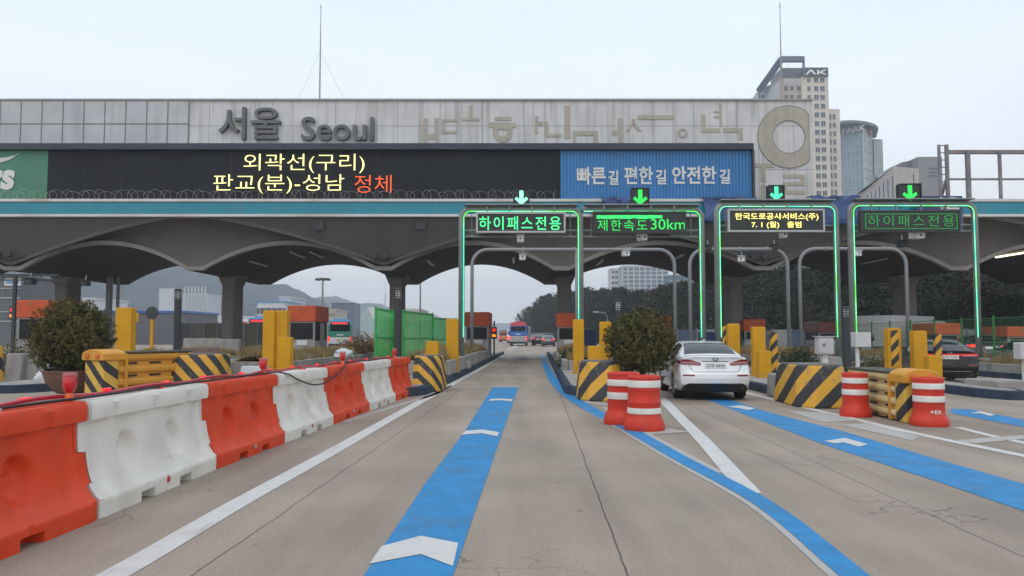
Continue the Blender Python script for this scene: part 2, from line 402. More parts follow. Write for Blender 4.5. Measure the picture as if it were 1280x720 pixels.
def island(u0, u1, d0, d1, kerb=kerbmat):
    """raised gate island: kerb with a rounded nose towards the traffic, pavement on top"""
    c, hw = (u0 + u1) / 2, (u1 - u0) / 2
    out = [U(u1, d1), U(u0, d1)] + [U(c - hw * cos(a), d0 + 1.6 - 1.6 * sin(a)) for a in np.linspace(0, pi, 9)]
    def inset(k): return [((p.x - U(c, 0).x - SK * p.y) * (1 - k / hw) + c + SK * p.y, p.y + (k if p.y < d0 + 2 else 0)) for p in out]
    a, b = inset(0), inset(.04)
    struct(MB().prismz(a, -.02, .2, b).build('island_kerb', kerb, bevel=.02))
    struct(MB().prismz(inset(.2), .2, .204).build('island_pavement', concrete))
ISL = {-4: (-22.2, -19.6), -3: (-19, -17.2), -2: (-14.2, -12.2), -1: (-9.6, -7.4), 0: (-4.4, -2.62), 1: (.62, 2.5), 2: (5.5, 7.1), 3: (9.95, 11.0), 4: (15.3, 17.4), 5: (20.2, 22)}
island(9.95, 12.1, 28.6, 62, kerbblue)
for k, (a, b) in ISL.items(): island(a, b, 18.2 if k in (0, 1) else (15.6 if k == 2 else (17.5 if k > 0 else 19.5)), 28.5 if k == 3 else 62, kerbblue if k != -1 else kerbmat)

rub = M('tyre_rubber_mark', (.10, .088, .075), .9, .3, 3, alpha=.13)
for L_ in ([(905, 552), (960, 572), (1020, 585), (1110, 590)], [(930, 560), (1010, 598), (1080, 632)], [(985, 566), (1060, 580), (1120, 606)]):
    strip('tyre_mark', GP(L_), [.015, .05, .04, .015], rub, .0032)
# ------------------------------------------------------------------ toll plaza canopy
DS, DR = 42.0, 53.5           # front and back edge of the vaulted shell
DB = 40.6                      # front of the blue beam
DW = 43.2                      # stone wall with the letters
PYD = {}     # image row at which things of a given depth are measured (verticals converge a little)
def X(px, d): return P(px, PYD.get(round(d, 2), 420), d).x
PYD.update({round(DW, 2): 160, 41.35: 220, round(DB, 2): 258, round(DB + .5, 2): 183, round(DB + .2, 2): 243, round(DB - .35, 2): 262, round(DS, 2): 325, 40.2: 265, 40.9: 282, 41.5: 321, 44.2: 90, 44.6: 90,
            43.0: 215, 255.0: 150, 310.0: 190, 150.0: 228, 175.0: 215, 29.68: 276, 29.9: 246, 30.0: 330, 38.0: 360, 47.5: 370, 420: 345, 380: 345, 370: 350})
def Z(py, d): return P(640, py, d).z
stone = M('stone_cladding', (.55, .548, .545), .7, .09, .7, streak=.75, dirt=.25, dirtc=(.27, .26, .25), dsc=.5)
stone2 = M('grey_cladding', (.44, .45, .465), .6, .08, .7, streak=.4, dirt=.15, dirtc=(.25, .25, .25))
relief = M('beige_relief', (.37, .345, .285), .75, .08, 1.5, streak=.35, dirtc=(.22, .2, .17))
seam = M('cladding_seam', (.20, .19, .185), .8, .15)
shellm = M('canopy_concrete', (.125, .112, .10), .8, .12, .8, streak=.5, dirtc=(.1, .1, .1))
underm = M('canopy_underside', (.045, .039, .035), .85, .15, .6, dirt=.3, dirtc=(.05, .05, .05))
edgem = M('canopy_edge', (.22, .205, .185), .7, .1, 1, streak=.3)
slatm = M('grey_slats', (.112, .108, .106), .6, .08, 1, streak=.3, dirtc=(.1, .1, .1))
beamm = M('blue_beam_paint', (.012, .215, .30), .45, .06, .5, streak=.25, dirtc=(.04, .13, .18))
trimm = M('white_trim', (.58, .57, .55), .5, .06, 2, dirt=.5, dirtc=(.33, .15, .06), dsc=.35)
letm = M('dark_letters', (.10, .105, .11), .45, .15, 2, met=.2, streak=.4, dirtc=(.2, .2, .2))

can = thing('toll_plaza_canopy', 'long grey toll plaza canopy with scalloped concrete vaults, blue beam and stone wall above', 'building', (0, DS, 0), 0)
def L(p): return (p[0], p[1] - DS, p[2])     # world -> canopy local
XL = X(-330, DS)
# stone wall: cream part with stains, grey panel part to the left
zt = Z(126, DW); zb = Z(252, DW) - .1
x1, xs, x0 = X(1015, DW), X(236, DW), X(-330, DW)
MB().box(xs, x1, DW - DS, DW - DS + 2.2, zb, zt).build('upper_wall', stone, can)
MB().box(x0, xs - .02, DW - DS - .05, DW - DS + 2.2, zb, zt - .02).build('upper_wall', stone2, can)
s = MB()
for k in range(0, 24):
    px = 236 - 26.2 * k
    if px > -330: s.box(X(px, DW) - .022, X(px, DW) + .022, -.0 + DW - DS - .075, DW - DS - .052, zb, zt - .05)
zj = Z(155, DW); s.box(x0, xs - .04, DW - DS - .078, DW - DS - .053, zj - .02, zj + .02)
s.build('panel_joint', seam, can)
s = MB()
for px in (261.5, 313, 340, 366, 419, 445, 471, 497, 524, 550, 577, 603, 655, 681, 735, 760, 787, 841, 867, 922, 948):
    s.box(X(px, DW) - .010, X(px, DW) + .010, DW - DS - .004, DW - DS + .01, zb, zt - .03)
zj = Z(157.5, DW); s.box(xs, x1 - .02, DW - DS - .005, DW - DS + .01, zj - .012, zj + .012)
zj = Z(212, DW); s.box(X(948, DW), x1 - .02, DW - DS - .005, DW - DS + .01, zj - .012, zj + .012)
s.build('panel_joint', seam, can)
MB().box(x0, x1 + .06, DW - DS - .1, DW - DS + 2.3, zt, zt + .10).build('wall_coping', M('coping', (.3, .3, .3), .6, .1), can)
# beige relief shapes
r = MB(); yf = DW - DS - .035
def q4(a, b, c_, d): r.box(X(a, DW), X(c_, DW), yf, yf + .07, Z(d, DW), Z(b, DW))
Q = [(529.5, 148, 534.5, 179), (543.2, 148, 548, 179), (534.5, 167.5, 543.2, 174), (552, 149, 571, 152), (552, 152, 555.4, 163.5), (552, 163.5, 571, 167),
     (586.3, 132, 590, 148), (578, 148, 599.5, 151), (618.3, 146, 639, 150.6), (611, 153, 645.5, 159.5), (669.2, 145, 672.2, 167), (672.2, 152, 678.3, 157),
     (681.3, 152, 685.5, 167.3), (681.3, 167.3, 701.5, 171.3), (705.5, 132, 712.5, 173), (716.3, 163.8, 747.5, 169.5), (716.3, 169.5, 720, 179), (742, 169.5, 747.5, 179),
     (772.5, 148, 778.8, 178), (765.5, 163, 772.5, 168.8), (797, 144.3, 842.5, 149.5), (876.8, 143.3, 881.5, 160.5), (876.8, 160.5, 900, 165.5),
     (899.5, 129, 902.5, 158), (892.5, 139, 899.5, 141), (892.5, 145, 899.5, 147.5), (903.8, 160, 928, 165.5), (923.8, 165.5, 928, 175),
     (943.3, 204.3, 967.5, 209.3), (950, 209.3, 955.8, 227.5), (950, 231, 955.8, 250), (977.5, 218, 1004.5, 222.5), (1000, 222.5, 1004.5, 227.5), (977.5, 227.5, 1004.5, 232),
     (977.5, 232, 982, 238), (977.5, 238, 1004.5, 242.5)]
GRP = ((0, 3), (3, 6), (6, 8), (8, 10), (10, 12), (12, 14), (14, 15), (15, 18), (18, 20), (20, 21), (21, 23), (23, 26), (26, 28), (28, 30), (30, 31), (31, 36))
def flush():
    global r
    r.build('relief_ornament', relief, can); r = MB()
for ga, gb in GRP:
    for a in Q[ga:gb]: q4(*a)
    if ga != 8: flush()
def ring(cx, cy, ro, ri, clip=None, n=48):
    vs_ = []
    for k in range(n):
        a = 2 * pi * k / n
        for rr in (ro, ri):
            x = cx + rr * cos(a)
            if clip and x > clip: x = clip
            for dy in (-.007, .07): vs_.append((X(x, DW), yf + dy, Z(cy - rr * sin(a), DW)))
    f = []
    for k in range(n):
        a, b = 4 * k, 4 * ((k + 1) % n)
        f += [(a, b, b + 2, a + 2), (a + 1, a + 3, b + 3, b + 1), (a, a + 1, b + 1, b), (a + 2, b + 2, b + 3, a + 3)]
    r.add(vs_, f)
ring(628.3, 165.5, 12.3, 5.3)
r.box(X(616.4, DW), X(640.2, DW), yf - .012, yf + .06, Z(162, DW), Z(159.6, DW)); r.box(X(628, DW), X(628.9, DW), yf + .012, yf + .034, Z(171, DW), Z(160, DW))
flush(); ring(853.3, 166.2, 6, 3.4); flush(); ring(985.7, 171.2, 38.7, 20.7, 1010.7); flush()
def slant(pts): r.prism([(X(a, DW), Z(b, DW)) for a, b in pts], yf, yf + .07)
slant([(789.5, 149), (794, 149), (794, 154), (790, 157), (786, 164.3), (782, 164.3), (789.5, 154)]); slant([(794.2, 154), (801.5, 163.8), (797, 163.8), (791.5, 157)])
r.build('relief_ornament', relief, can)
rl = MB()
for k in range(48):   # thin dark outline round the big relief ring
    a, b = 2 * pi * k / 48, 2 * pi * (k + 1) / 48
    for rr in (38.9, 20.4):
        pa = [min(985.7 + rr * cos(t), 1010.9) for t in (a, b)]
        rl.tube([(X(pa[0], DW), yf, Z(171.2 - rr * sin(a), DW)), (X(pa[1], DW), yf, Z(171.2 - rr * sin(b), DW))], .022, 4)
rl.build('ornament_outline', seam, can)
for t, cx, cz, wd, ht in (('서울', 313.5, 155.5, 77, 40), ('Seoul', 423, 162, 90, 29)):
    lettering('lettering', t, letm, can, X(cx, DW), DW - DS - .14, Z(cz, DW), X(wd + 640, DW), -(Z(cz + ht, DW) - Z(cz, DW)), .28, .008)

# blue beam with white trims, roof slab and rainwater joints
XR = X(1420, DB)
xb0 = X(-330, DB)
MB().box(xb0, XR, DB - DS, DB - DS + .5, Z(268, DB), Z(252, DB)).build('blue_beam', beamm, can)
for a, b in ((248.7, 252.2), (267.8, 271)):
    MB().box(xb0, XR, DB - DS - .07, DB - DS + .5, Z(b, DB), Z(a, DB)).build('white_trim', trimm, can, bevel=.012)
s = MB()
for px in (302, 545, 180, 58, -60, 345, 480, 1230, 1185): s.box(X(px, DB) - .012, X(px, DB) + .012, DB - DS - .004, DB - DS + .1, Z(267.6, DB), Z(252.4, DB))
s.build('beam_joint', seam, can)
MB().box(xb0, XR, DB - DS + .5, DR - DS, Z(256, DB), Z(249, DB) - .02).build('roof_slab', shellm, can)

# scalloped vault
TR = [-455, -219, 17, 245, 480, 702, 952, 1197, 1440]
zT, zP, FH = Z(338, DS), Z(306, DS), .42
TX = [X(a, DS) for a in TR]
def prof(x):
    for a, b in zip(TX, TX[1:]):
        if a <= x <= b:
            a2, b2 = a + FH, b - FH
            if x <= a2 or x >= b2: return zT
            t = 2 * (x - a2) / (b2 - a2) - 1
            return zT + (zP - zT) * (1 - t * t)
    return zT
xs_ = sorted(set([round(v, 4) for v in np.linspace(TX[0], TX[-1], 420)] + [round(a + k, 4) for a in TX[1:-1] for k in (-FH, FH)]))
rows = [[(x, d - DS, prof(x)) for x in xs_] for d in np.linspace(DS, DR, 8)]
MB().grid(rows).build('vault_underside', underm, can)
def band(name, y0, y1, lo, hi, mat):
    m = MB(); m.grid([[(x, y0, lo(x)) for x in xs_], [(x, y0, hi(x)) for x in xs_]]).grid([[(x, y0, hi(x)) for x in xs_], [(x, y1, hi(x)) for x in xs_]])
    m.grid([[(x, y1, lo(x)) for x in xs_], [(x, y0, lo(x)) for x in xs_]])
    return m.build(name, mat, can)
band('vault_edge', -.14, .2, lambda x: prof(x) - .005, lambda x: prof(x) + .21, edgem)
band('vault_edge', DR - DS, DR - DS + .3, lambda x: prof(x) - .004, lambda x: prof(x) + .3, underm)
# smooth concrete above each pair of arches, bounded by one wide arch cut in the slatted soffit
zA, zA0 = Z(271.5, 41.2), zT + .28
CB = [(TX[i] + TX[i + 2]) / 2 * .15 + TX[i + 1] * .85 for i in (0, 2, 4, 6)]
SPN = [(TX[0], TX[2]), (TX[2], TX[4]), (TX[4], TX[6]), (TX[6], TX[8])]
def wide(x):
    for a, b in SPN:
        if a <= x <= b:
            t = abs(2 * (x - a) / (b - a) - 1); return zA0 + (zA - zA0) * (1 - t ** 1.45)
    return zA0
m = MB(); rows = []
for k in np.linspace(0, 1, 9):
    rows.append([(x, .12 + .25 * sin(pi * k) - .9 * k ** 2 + .35 * k, prof(x) + .2 + (max(wide(x) + .15, prof(x) + .25) - prof(x) - .2) * k) for x in xs_])
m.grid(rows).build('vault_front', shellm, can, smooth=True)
# slats: boards between the wide arches, leaning out to the beam
sm = MB(); zS0 = zT + .22; zS1 = Z(271, DB) + .05; NR = 24
for i in range(NR):
    za, zb_ = zS0 + (zS1 - zS0) * i / NR, zS0 + (zS1 - zS0) * (i + 1) / NR
    ya, yb = -.12 - (1.05) * i / NR, -.12 - (1.05) * (i + 1) / NR
    for c0 in (TX[2], TX[4], TX[6], TX[0], TX[8]):
        xx = []
        for sgn in (-1, 1):
            h = 0.0
            while h < 11 and wide(c0 + sgn * h) < (za + zb_) / 2 and TX[0] <= c0 + sgn * h <= TX[-1]: h += .04
            xx.append(c0 + sgn * min(h, 9.9))
        a, b = xx
        if b - a < .3: continue
        g = (zb_ - za) * .16
        sm.add([(a, ya - .03, za), (b, ya - .03, za), (b, yb - .03, zb_ - g), (a, yb - .03, zb_ - g), (a, ya + .08, za + .01), (b, ya + .08, za + .01), (b, yb + .08, zb_ - g), (a, yb + .08, zb_ - g)],
               [(0, 1, 2, 3), (4, 7, 6, 5), (0, 4, 5, 1), (3, 2, 6, 7), (0, 3, 7, 4), (1, 5, 6, 2)])
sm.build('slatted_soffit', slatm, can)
bk = MB()  # dark sheet added behind the slats to block sky light in the gaps
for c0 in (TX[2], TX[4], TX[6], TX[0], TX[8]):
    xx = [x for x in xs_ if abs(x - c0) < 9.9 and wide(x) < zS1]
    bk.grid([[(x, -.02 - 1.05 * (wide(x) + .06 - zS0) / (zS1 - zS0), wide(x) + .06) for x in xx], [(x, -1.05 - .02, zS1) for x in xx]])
bk.build('gap_light_blocker', darkmetal, can)
# thick rim of the wide arch
m = MB(); rim = lambda x: -.12 - 1.05 * (wide(x) - zS0) / (zS1 - zS0) 
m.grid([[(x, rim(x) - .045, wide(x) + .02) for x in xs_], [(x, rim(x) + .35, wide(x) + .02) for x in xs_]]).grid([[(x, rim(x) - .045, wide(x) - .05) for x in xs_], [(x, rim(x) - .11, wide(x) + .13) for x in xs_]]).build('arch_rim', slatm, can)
# hatches and lamp pairs in the soffit
for px, py in ((398.5, 281.5), (526, 281.5), (820, 283), (1090, 284)):
    MB().box(-.26, .26, -.03, .12, -.24, .24).build('soffit_hatch', darkmetal, can, loc=(X(px, 40.9), 40.85 - DS, Z(py, 40.9)))
for px, py in ((475, 321), (948, 322), (5, 318)):
    for dx in (-7, 7):
        MB().lathe([(.02, -.1), (.13, -.08), (.15, .05), (.02, .1)], 12, axis='y').build('soffit_lamp', darkmetal, can, loc=(X(px + dx, 41.5), 41.45 - DS, Z(py, 41.5)))
tube_m = M('dead_fluorescent_tube', (.5, .5, .48), .4, .05)
for px, py, d, on in ((322, 327, 46, 0), (371, 331, 46, 0), (538, 330, 46, 0), (642, 325, 46, 0), (750, 330, 46, 0), (848, 333, 46, 0), (1270, 333, 46, 1), (395, 314, 46, 0), (1095, 330, 46, 0)):
    zz = prof(X(px, d)) - .10
    sgn = 1 if prof(X(px, d) + .2) > prof(X(px, d)) else -1
    dz = prof(X(px, d) + .2) - prof(X(px, d) - .2)
    o = MB().box(-.07, .07, -1.6, 1.6, -.04, .04).build('tube_light', emis('lit_fluorescent_tube', (1, .85, .55), 3.0) if on else tube_m, can, loc=(X(px, d), d - DS, zz))
# columns with flared heads
colm = M('column_concrete', (.16, .152, .145), .8, .12, 1.2, streak=.4, dirt=.3, dirtc=(.1, .1, .1))
for px in (85, 291, 497, 705, 916, 1130, -125, 1345):
    xc = X(px, 47.5); hw = .55
    hx, hy, ch = .37, .85, .10
    pl = [(hx, -hy + ch), (hx, hy - ch), (hx - ch, hy), (-hx + ch, hy), (-hx, hy - ch), (-hx, -hy + ch), (-hx + ch, -hy), (hx - ch, -hy)]
    pt = [(a * 1.7, b * 1.1) for a, b in pl]
    c = MB().prismz(pl, .2, zT - .5).build('column', colm, can, loc=(xc, 47.5 - DS, 0), bevel=.04)
    MB().prismz([(a * 1.003, b * 1.003) for a, b in pl], zT - .5, zT + .1, pt).build('capital', colm, c)
    s = MB()
    for zz in (1.9, 3.1): s.prismz([(a * 1.012, b * 1.012) for a, b in pl], zz, zz + .03)
    s.build('column_joint', seam, c)
# roof edge over the boards
MB().box(X(-330, DB + .5), X(942, DB + .5), -.95, 1.2, Z(187, DB + .5), Z(179, DB + .5)).build('board_roof', M('navy_flashing', (.022, .028, .048), .45, .15, 1), can, bevel=.02)
MB().box(X(940.5, DB + .5), X(943, DB + .5), -.9, 1.15, Z(249, DB + .5), Z(187, DB + .5)).build('board_end', darkmetal, can)

# display boards between roof edge and beam
DL = DB + .75
def board(name, label, cat, a, b, mat, ribs=None):
    xa, xb = X(a, DL), X(b, DL); z0, z1 = Z(250, DL) + .02, Z(187, DL) - .03
    t = thing(name, label, cat, ((xa + xb) / 2, DL, z0))
    h = (xb - xa) / 2
    m = MB()
    if ribs:
        n = int((xb - xa) / ribs)
        for i in range(n):
            u = -h + 2 * h * i / n; ww = 2 * h / n
            m.box(u + ww * .18, u + ww * .82, -.035, .0, 0, z1 - z0)
        m.box(-h, h, 0, .3, 0, z1 - z0)
    else: m.box(-h, h, 0, .3, 0, z1 - z0)
    m.build('panel', mat, t)
    return t, (xa + xb) / 2, z0, z1
ledb = M('led_panel_black', (.012, .013, .017), .6, .25, .35, spec=.2)
YEL, ORG = (1.0, .93, .36), (1.0, .11, .01)
t, cx, z0, z1 = board('variable_message_board', 'wide black message board with two rows of yellow and orange lit Korean letters', 'led sign', 60, 700, ledb)
g = MB()
for k in range(1, 14): u = X(60 + 640 * k / 14, DL) - cx; g.box(u - .012, u + .012, -.006, .01, 0, z1 - z0)
g.build('module_joint', M('led_joint', (.012, .012, .014), .6), t)
def led(s, px, py, wd, ht, c, st=2.6, par=t, ox=None, oz=None, d=DL, bold=-.012, nm=None):
    ox = cx if ox is None else ox; oz = z0 if oz is None else oz
    return lettering('lettering', s, emis(nm or 'led_%d_%d_%d' % tuple(int(v * 99) for v in c), c, st), par, X(px, d) - ox, -.035, Z(py, d) - oz, X(640 + wd, d), (Z(py, d) - Z(py + ht, d)), .03, bold)
led('외곽선(구리)', 380, 204.5, 151, 24, YEL, 1.7); led('판교(분)-성남', 349, 230, 163, 24, YEL, 1.7); led('정체', 466.5, 230, 46, 22, ORG, 1.25)
t, cx, z0, z1 = board('slogan_board', 'blue corrugated board with a white Korean slogan beside the black message board', 'sign', 700.5, 940, M('blue_corrugated', (.022, .17, .42), .45, .06, .8, streak=.3, dirtc=(.03, .09, .2)), .17)
wl = M('white_letter_paint', (.62, .62, .60), .6, .08, 2, dirt=.3, dirtc=(.35, .4, .48))
for s, px, py, wd, ht in (('빠른', 739, 220, 36, 22), ('길', 766.5, 222.5, 12.5, 18), ('편한', 798, 219.5, 36, 22), ('길', 826, 221.5, 13, 18.5), ('안전한', 867.5, 219, 55, 22), ('길', 905.5, 221, 13, 18.5)):
    lettering('lettering', s, wl, t, X(px, DL) - cx, -.05, Z(py, DL) - z0, X(640 + wd, DL), Z(py, DL) - Z(py + ht, DL), .03, .022)
t, cx, z0, z1 = board('advert_board', 'green advert board with a white leaf swoosh at the far left of the beam', 'sign', -330, 59.4, M('green_board', (.045, .19, .115), .5, .08, .6, streak=.2), None)
lettering('lettering', 'ers', wl, t, X(-8, DL) - cx, -.03, Z(225, DL) - z0, X(640 + 54, DL), Z(225, DL) - Z(225 + 25, DL), .04, .04, shear=.12)
m = MB(); up = [(24, 191), (18, 194.5), (8, 197), (-20, 199), (-40, 205), (-40, 207)]; lo_ = [(-18, 205), (0, 203.5), (13, 199.5)]
m.prism([(X(a, DL) - cx, Z(b, DL) - z0) for a, b in up + lo_], -.05, -.005); m.build('leaf_mark', wl, t)

# coiled razor wire on the beam
m = MB(); pts = []
xa, xb = X(-100, DB + .2), X(699, DB + .2); n = int((xb - xa) / .42)
for i in range(n * 14):
    a = 2 * pi * i / 14; wob = .03 * sin(i * .7) + .05 * sin(i * .11)
    pts.append((xa + .42 * i / 14 + .10 * cos(a * .5 + 1) + .16 * sin(a), DB + .18 + .20 * sin(a) * .8, Z(249, DB) + .25 + (.235 + wob) * cos(a)))
m.tube(pts, .006, 4); 
tag(m.build('razor_wire', M('razor_wire_steel', (.42, .42, .42), .4, .2, met=.6)), 'coiled razor wire running along the top of the blue beam', 'razor wire')

# masts
def mast(label, px, pyt, d, r0):
    t = thing('antenna_mast', label, 'antenna', (X(px, d), d, Z(130, d)))
    z1 = Z(pyt, d) - Z(130, d)
    MB().tube([(0, 0, -.3), (0, 0, z1 * .6), (0, 0, z1)], [r0, r0 * .7, r0 * .35], 8).build('pole', M('mast_grey', (.3, .3, .3), .5), t)
    MB().lathe([(.02, z1 - .02), (.045, z1), (.02, z1 + .16), (0, z1 + .3)], 8).build('lightning_rod', M('mast_grey'), t)
    m = MB()
    for sx in (-1, 1): m.tube([(0, 0, z1 * .55), (sx * 1.6, .5, -.2)], .006, 4)
    m.build('guy_wire', M('wire', (.25, .25, .26), .5), t)
mast('thin mast on the stone wall above the grey Seoul letters', 400, 10, 44.2, .05)
mast('thin mast at the right end of the stone wall, in front of the tower', 976.5, 8, 44.6, .05)

# blue tarps thrown over the beam
tarp = M('blue_tarpaulin', (.022, .055, .165), .5, .2, 1.2, bump=.5, bsc=5)
def tarpaulin(label, x0, x1, y0, y1, seed):
    d = DB - .35; rr = random.Random(seed); m = MB()
    W_, H_ = X(x1, d) - X(x0, d), Z(y0, d) - Z(y1, d); rows = []; nx, nz_ = 26, 16
    for j in range(nz_ + 1):
        row = []
        for i in range(nx + 1):
            u, v = i / nx, j / nz_
            wv = noise.noise(Vector((u * 4 + seed, v * 2, 0))) * .16 + noise.noise(Vector((u * 11 + seed, v * 5, 3))) * .07
            row.append((-W_ / 2 + W_ * u + .1 * noise.noise(Vector((v * 3, seed, 1))), wv - .12 * v, H_ * (1 - v) + .12 * noise.noise(Vector((u * 5, seed, 7))) * (1 if j in (0, nz_) else 0)))
        rows.append(row)
    m.grid(rows)
    top = [rows[0], [(x, y + .9, z + .05) for x, y, z in rows[0]]]; m.grid(top[::-1])
    o = m.build('tarpaulin', tarp, None, smooth=True, loc=((X(x0, d) + X(x1, d)) / 2, d, Z(y1, d)))
    sd_ = o.modifiers.new('thick', 'SOLIDIFY'); sd_.thickness = .02
    tag(o, label, 'tarpaulin', 'blue tarps over the beam')
tarpaulin('small blue tarp on the beam left of the second arrow lamp', 753, 800, 247, 263, 1)
tarpaulin('dark blue tarp bundled at the right end of the slogan board', 880, 946, 246, 278, 5)
tarpaulin('blue tarp hung on the beam below the beige tower', 1015, 1076, 245, 281, 9)
# navy sign behind the right gantry
t = thing('direction_sign', 'navy direction sign with white letters half hidden by the rightmost gantry', 'sign', (X(1180, 40.3), 40.2, Z(289, 40.2)))
hw = X(640 + 27, 40.2); hh = Z(245, 40.2) - Z(289, 40.2)
MB().box(-hw - .2, hw, -.04, .04, 0, hh).build('panel', M('navy_sign', (.02, .035, .12), .4, .05), t, bevel=.02)
lettering('lettering', '서울', wl, t, .15, -.05, hh - .38, hw * 1.5, .62, .02, .03)

# billboard frame with ladder on the roof at the right
fr = M('rusty_frame', (.19, .18, .19), .6, .25, 1.5, dirt=.5, dirtc=(.2, .13, .08))
d = 43.0
t = thing('billboard_frame', 'bare steel billboard frame with a ladder tower on the roof at the right', 'frame', (X(1180, d), d, Z(249, d)))
def lp(px, py, y=0): return (X(px, d) - X(1180, d), y, Z(py, d) - Z(249, d))
m = MB()
for px, top, wdt in ((1210, 189, .2), (1250, 190, .14), (1290, 189, .2), (1340, 189, .14), (1390, 189, .2)): m.bar(lp(px, 249), lp(px, top), wdt)
m.build('post', fr, t)
m = MB()
for py, wdt in ((189.5, .2), (223.5, .1)): m.bar(lp(1186, py, .12), lp(1400, py, .12), wdt)
m.build('rail', fr, t)
m = MB(); m.bar(lp(1174.5, 249, 0), lp(1174.5, 181), .12); m.bar(lp(1184, 249, 0), lp(1184, 181), .16)
for k in range(8): m.bar(lp(1174.5, 182 + 9 * k), lp(1184, 182 + 9 * k), .05)
m.bar(lp(1178, 248, .3), lp(1184, 224, .1), .14)
m.build('ladder', fr, t)
# ------------------------------------------------------------------ gantries over the lanes
gan = M('gantry_grey_paint', (.19, .215, .21), .45, .1, 3, dirt=.2)
neon = emis('green_neon', (.03, 1.0, .30), 1.7, (.02, .2, .08))
_n, _l = neon.node_tree.nodes, neon.node_tree.links
_g = _n.new('ShaderNodeNewGeometry'); _t = _n.new('ShaderNodeTexNoise'); _t.inputs['Scale'].default_value = .8; _l.new(_g.outputs['Position'], _t.inputs['Vector'])
_r = _n.new('ShaderNodeValToRGB'); _l.new(_t.outputs[0], _r.inputs[0]); _e = _r.color_ramp.elements
_e[0].position = .38; _e[0].color = (.02, .9, .55, 1); _e[1].position = .62; _e[1].color = (.08, 1, .10, 1); _q = _e.new(.5); _q.color = (.25, 1, .55, 1)
_l.new(_r.outputs[0], _n['Principled BSDF'].inputs['Emission Color'])
neon2 = emis('cyan_neon', (.05, 1.0, .62), 1.9, (.02, .2, .15))
signframe = M('aluminium_frame', (.40, .40, .395), .4, .08, 4, met=.2)
sblack = M('sign_black', (.012, .016, .014), .35, .1, 3)
DG = 30.0
def gantry(name, label, a, b, pyt, left=True, zb=.45, d=DG):
    xa, xb = X(a, d), X(b, d); zt_ = Z(pyt, d); c = (xa + xb) / 2; h = (xb - xa) / 2
    t = thing(name, label, 'gantry', (c, d, 0), 0, 'neon edged gantries over the toll lanes')
    r = .15
    p = arc_path(-h, h, zb if left else zt_ - r, zt_, .32, left=left)
    if not left: p = arc_path(-h, h, zb, zt_, .32, left=False)
    MB().tube(p, .115, 12).build('portal', gan, t, smooth=True)
    k = .085
    np_ = arc_path(-h + k, h - k, 1.35, zt_ - k, .25, y=-.13, left=left)
    MB().tube([(q[0], -.125, q[2]) for q in np_], .015, 6).build('neon_tube', neon, t, smooth=True)
    m = MB()
    for zz in (zt_ - .78, zt_ - 1.02): m.tube([(-h, .12, zz), (h, .12, zz)], .035, 8)
    n = 6
    for i in range(n): m.tube([(-h + 2 * h * (i + .5) / n, .12, zt_), (-h + 2 * h * (i + .5) / n, .12, zt_ - 1.02)], .018, 6)
    m.build('hanger_rail', gan, t)
    m = MB(); m.box(-h + .1, h - .1, -.28, .28, zt_ + .14, zt_ + .18)
    m.build('walkway', steel, t)
    for sx in ((-1, 1) if left else (1,)):
        MB().box(sx * h - .22, sx * h + .22, -.22, .22, .2, .26).build('base_plate', steel, t, bevel=.01)
        MB().box(sx * h - .35, sx * h + .35, -.35, .35, .2, .46).build('footing', concrete, t, bevel=.02) if zb > .4 else None
    return t
gantry('lane_gantry', 'first gantry from the left, green lit portal over the lane with the blue dashes', 577, 725.5, 262)
gantry('lane_gantry', 'second gantry from the left, green lit portal sharing a post with its neighbour', 727, 877.5, 262, left=False)
gantry('lane_gantry', 'green lit portal over the white car, carrying the yellow lettered sign', 896.5, 1046, 256)
gantry('lane_gantry', 'rightmost green lit portal, carrying the dim outlined green sign', 1064, 1220, 255)

def led_sign(label, a, b, y0, y1, frame, rows, d=DG - .32, dim=None):
    xa, xb = X(a, d), X(b, d); za, zb = Z(y1, d), Z(y0, d); h = (xb - xa) / 2; H_ = zb - za
    t = thing('led_sign', label, 'led sign', ((xa + xb) / 2, d, za), 0, 'led signs hung in the gantries')
    bw = .07
    m = MB(); m.box(-h, h, -.02, .16, 0, bw).box(-h, h, -.02, .16, H_ - bw, H_).box(-h, -h + bw, -.02, .16, bw, H_ - bw).box(h - bw, h, -.02, .16, bw, H_ - bw)
    m.build('frame', frame, t, bevel=.008)
    MB().box(-h + bw, h - bw, .01, .15, bw, H_ - bw).build('screen', sblack, t)
    for s, px, py, wd, ht, mt, bold in rows:
        lettering('lettering', s, mt, t, X(px, d) - (xa + xb) / 2, -.0, Z(py, d) - za, X(640 + wd, d), Z(py, d) - Z(py + ht, d), .016, bold, space=1.22 if len(s) < 7 and s[0] != '3' else 1.0)
    for sx in (-.75, -.25, .25, .75):
        MB().box(sx * h - .025, sx * h + .025, .05, .12, H_, H_ + .22).build('hanger', gan, t)
    return t, (xa + xb) / 2, za, h, H_
gl = emis('green_led', (.06, 1.0, .30), 1.5); gd = emis('green_led_plain', (.01, 1.0, .12), .95); gdim = emis('green_led_dim', (.01, .8, .12), .42); yl = emis('yellow_led_small', (1.0, .86, .22), 2.0)
led_sign('lit sign with bright green letters in a pale frame in the first gantry', 595, 707, 265, 291, signframe, [('하이패스전용', 650, 279, 102, 17, gl, .003)])
t, cx, za, h, H_ = led_sign('black sign reading 30km in green, with a bright green bar along its top', 741, 858, 264, 292, sblack, [('제한속도', 778, 281.5, 62, 14, gd, -.005), ('30km', 835, 280.3, 43, 13, gd, 0)])
m = MB(); rr = random.Random(3); x = X(745, DG) - cx
while x < X(826, DG) - cx:
    ww = rr.uniform(.10, .3); m.box(x, x + ww - .012, -.012, .012, Z(274.2 + rr.uniform(0, .9), DG) - za, Z(271 - rr.uniform(0, .4), DG) - za); x += ww
m.build('lit_bar', emis('green_led_bar', (.02, 1.0, .16), 1.25), t)
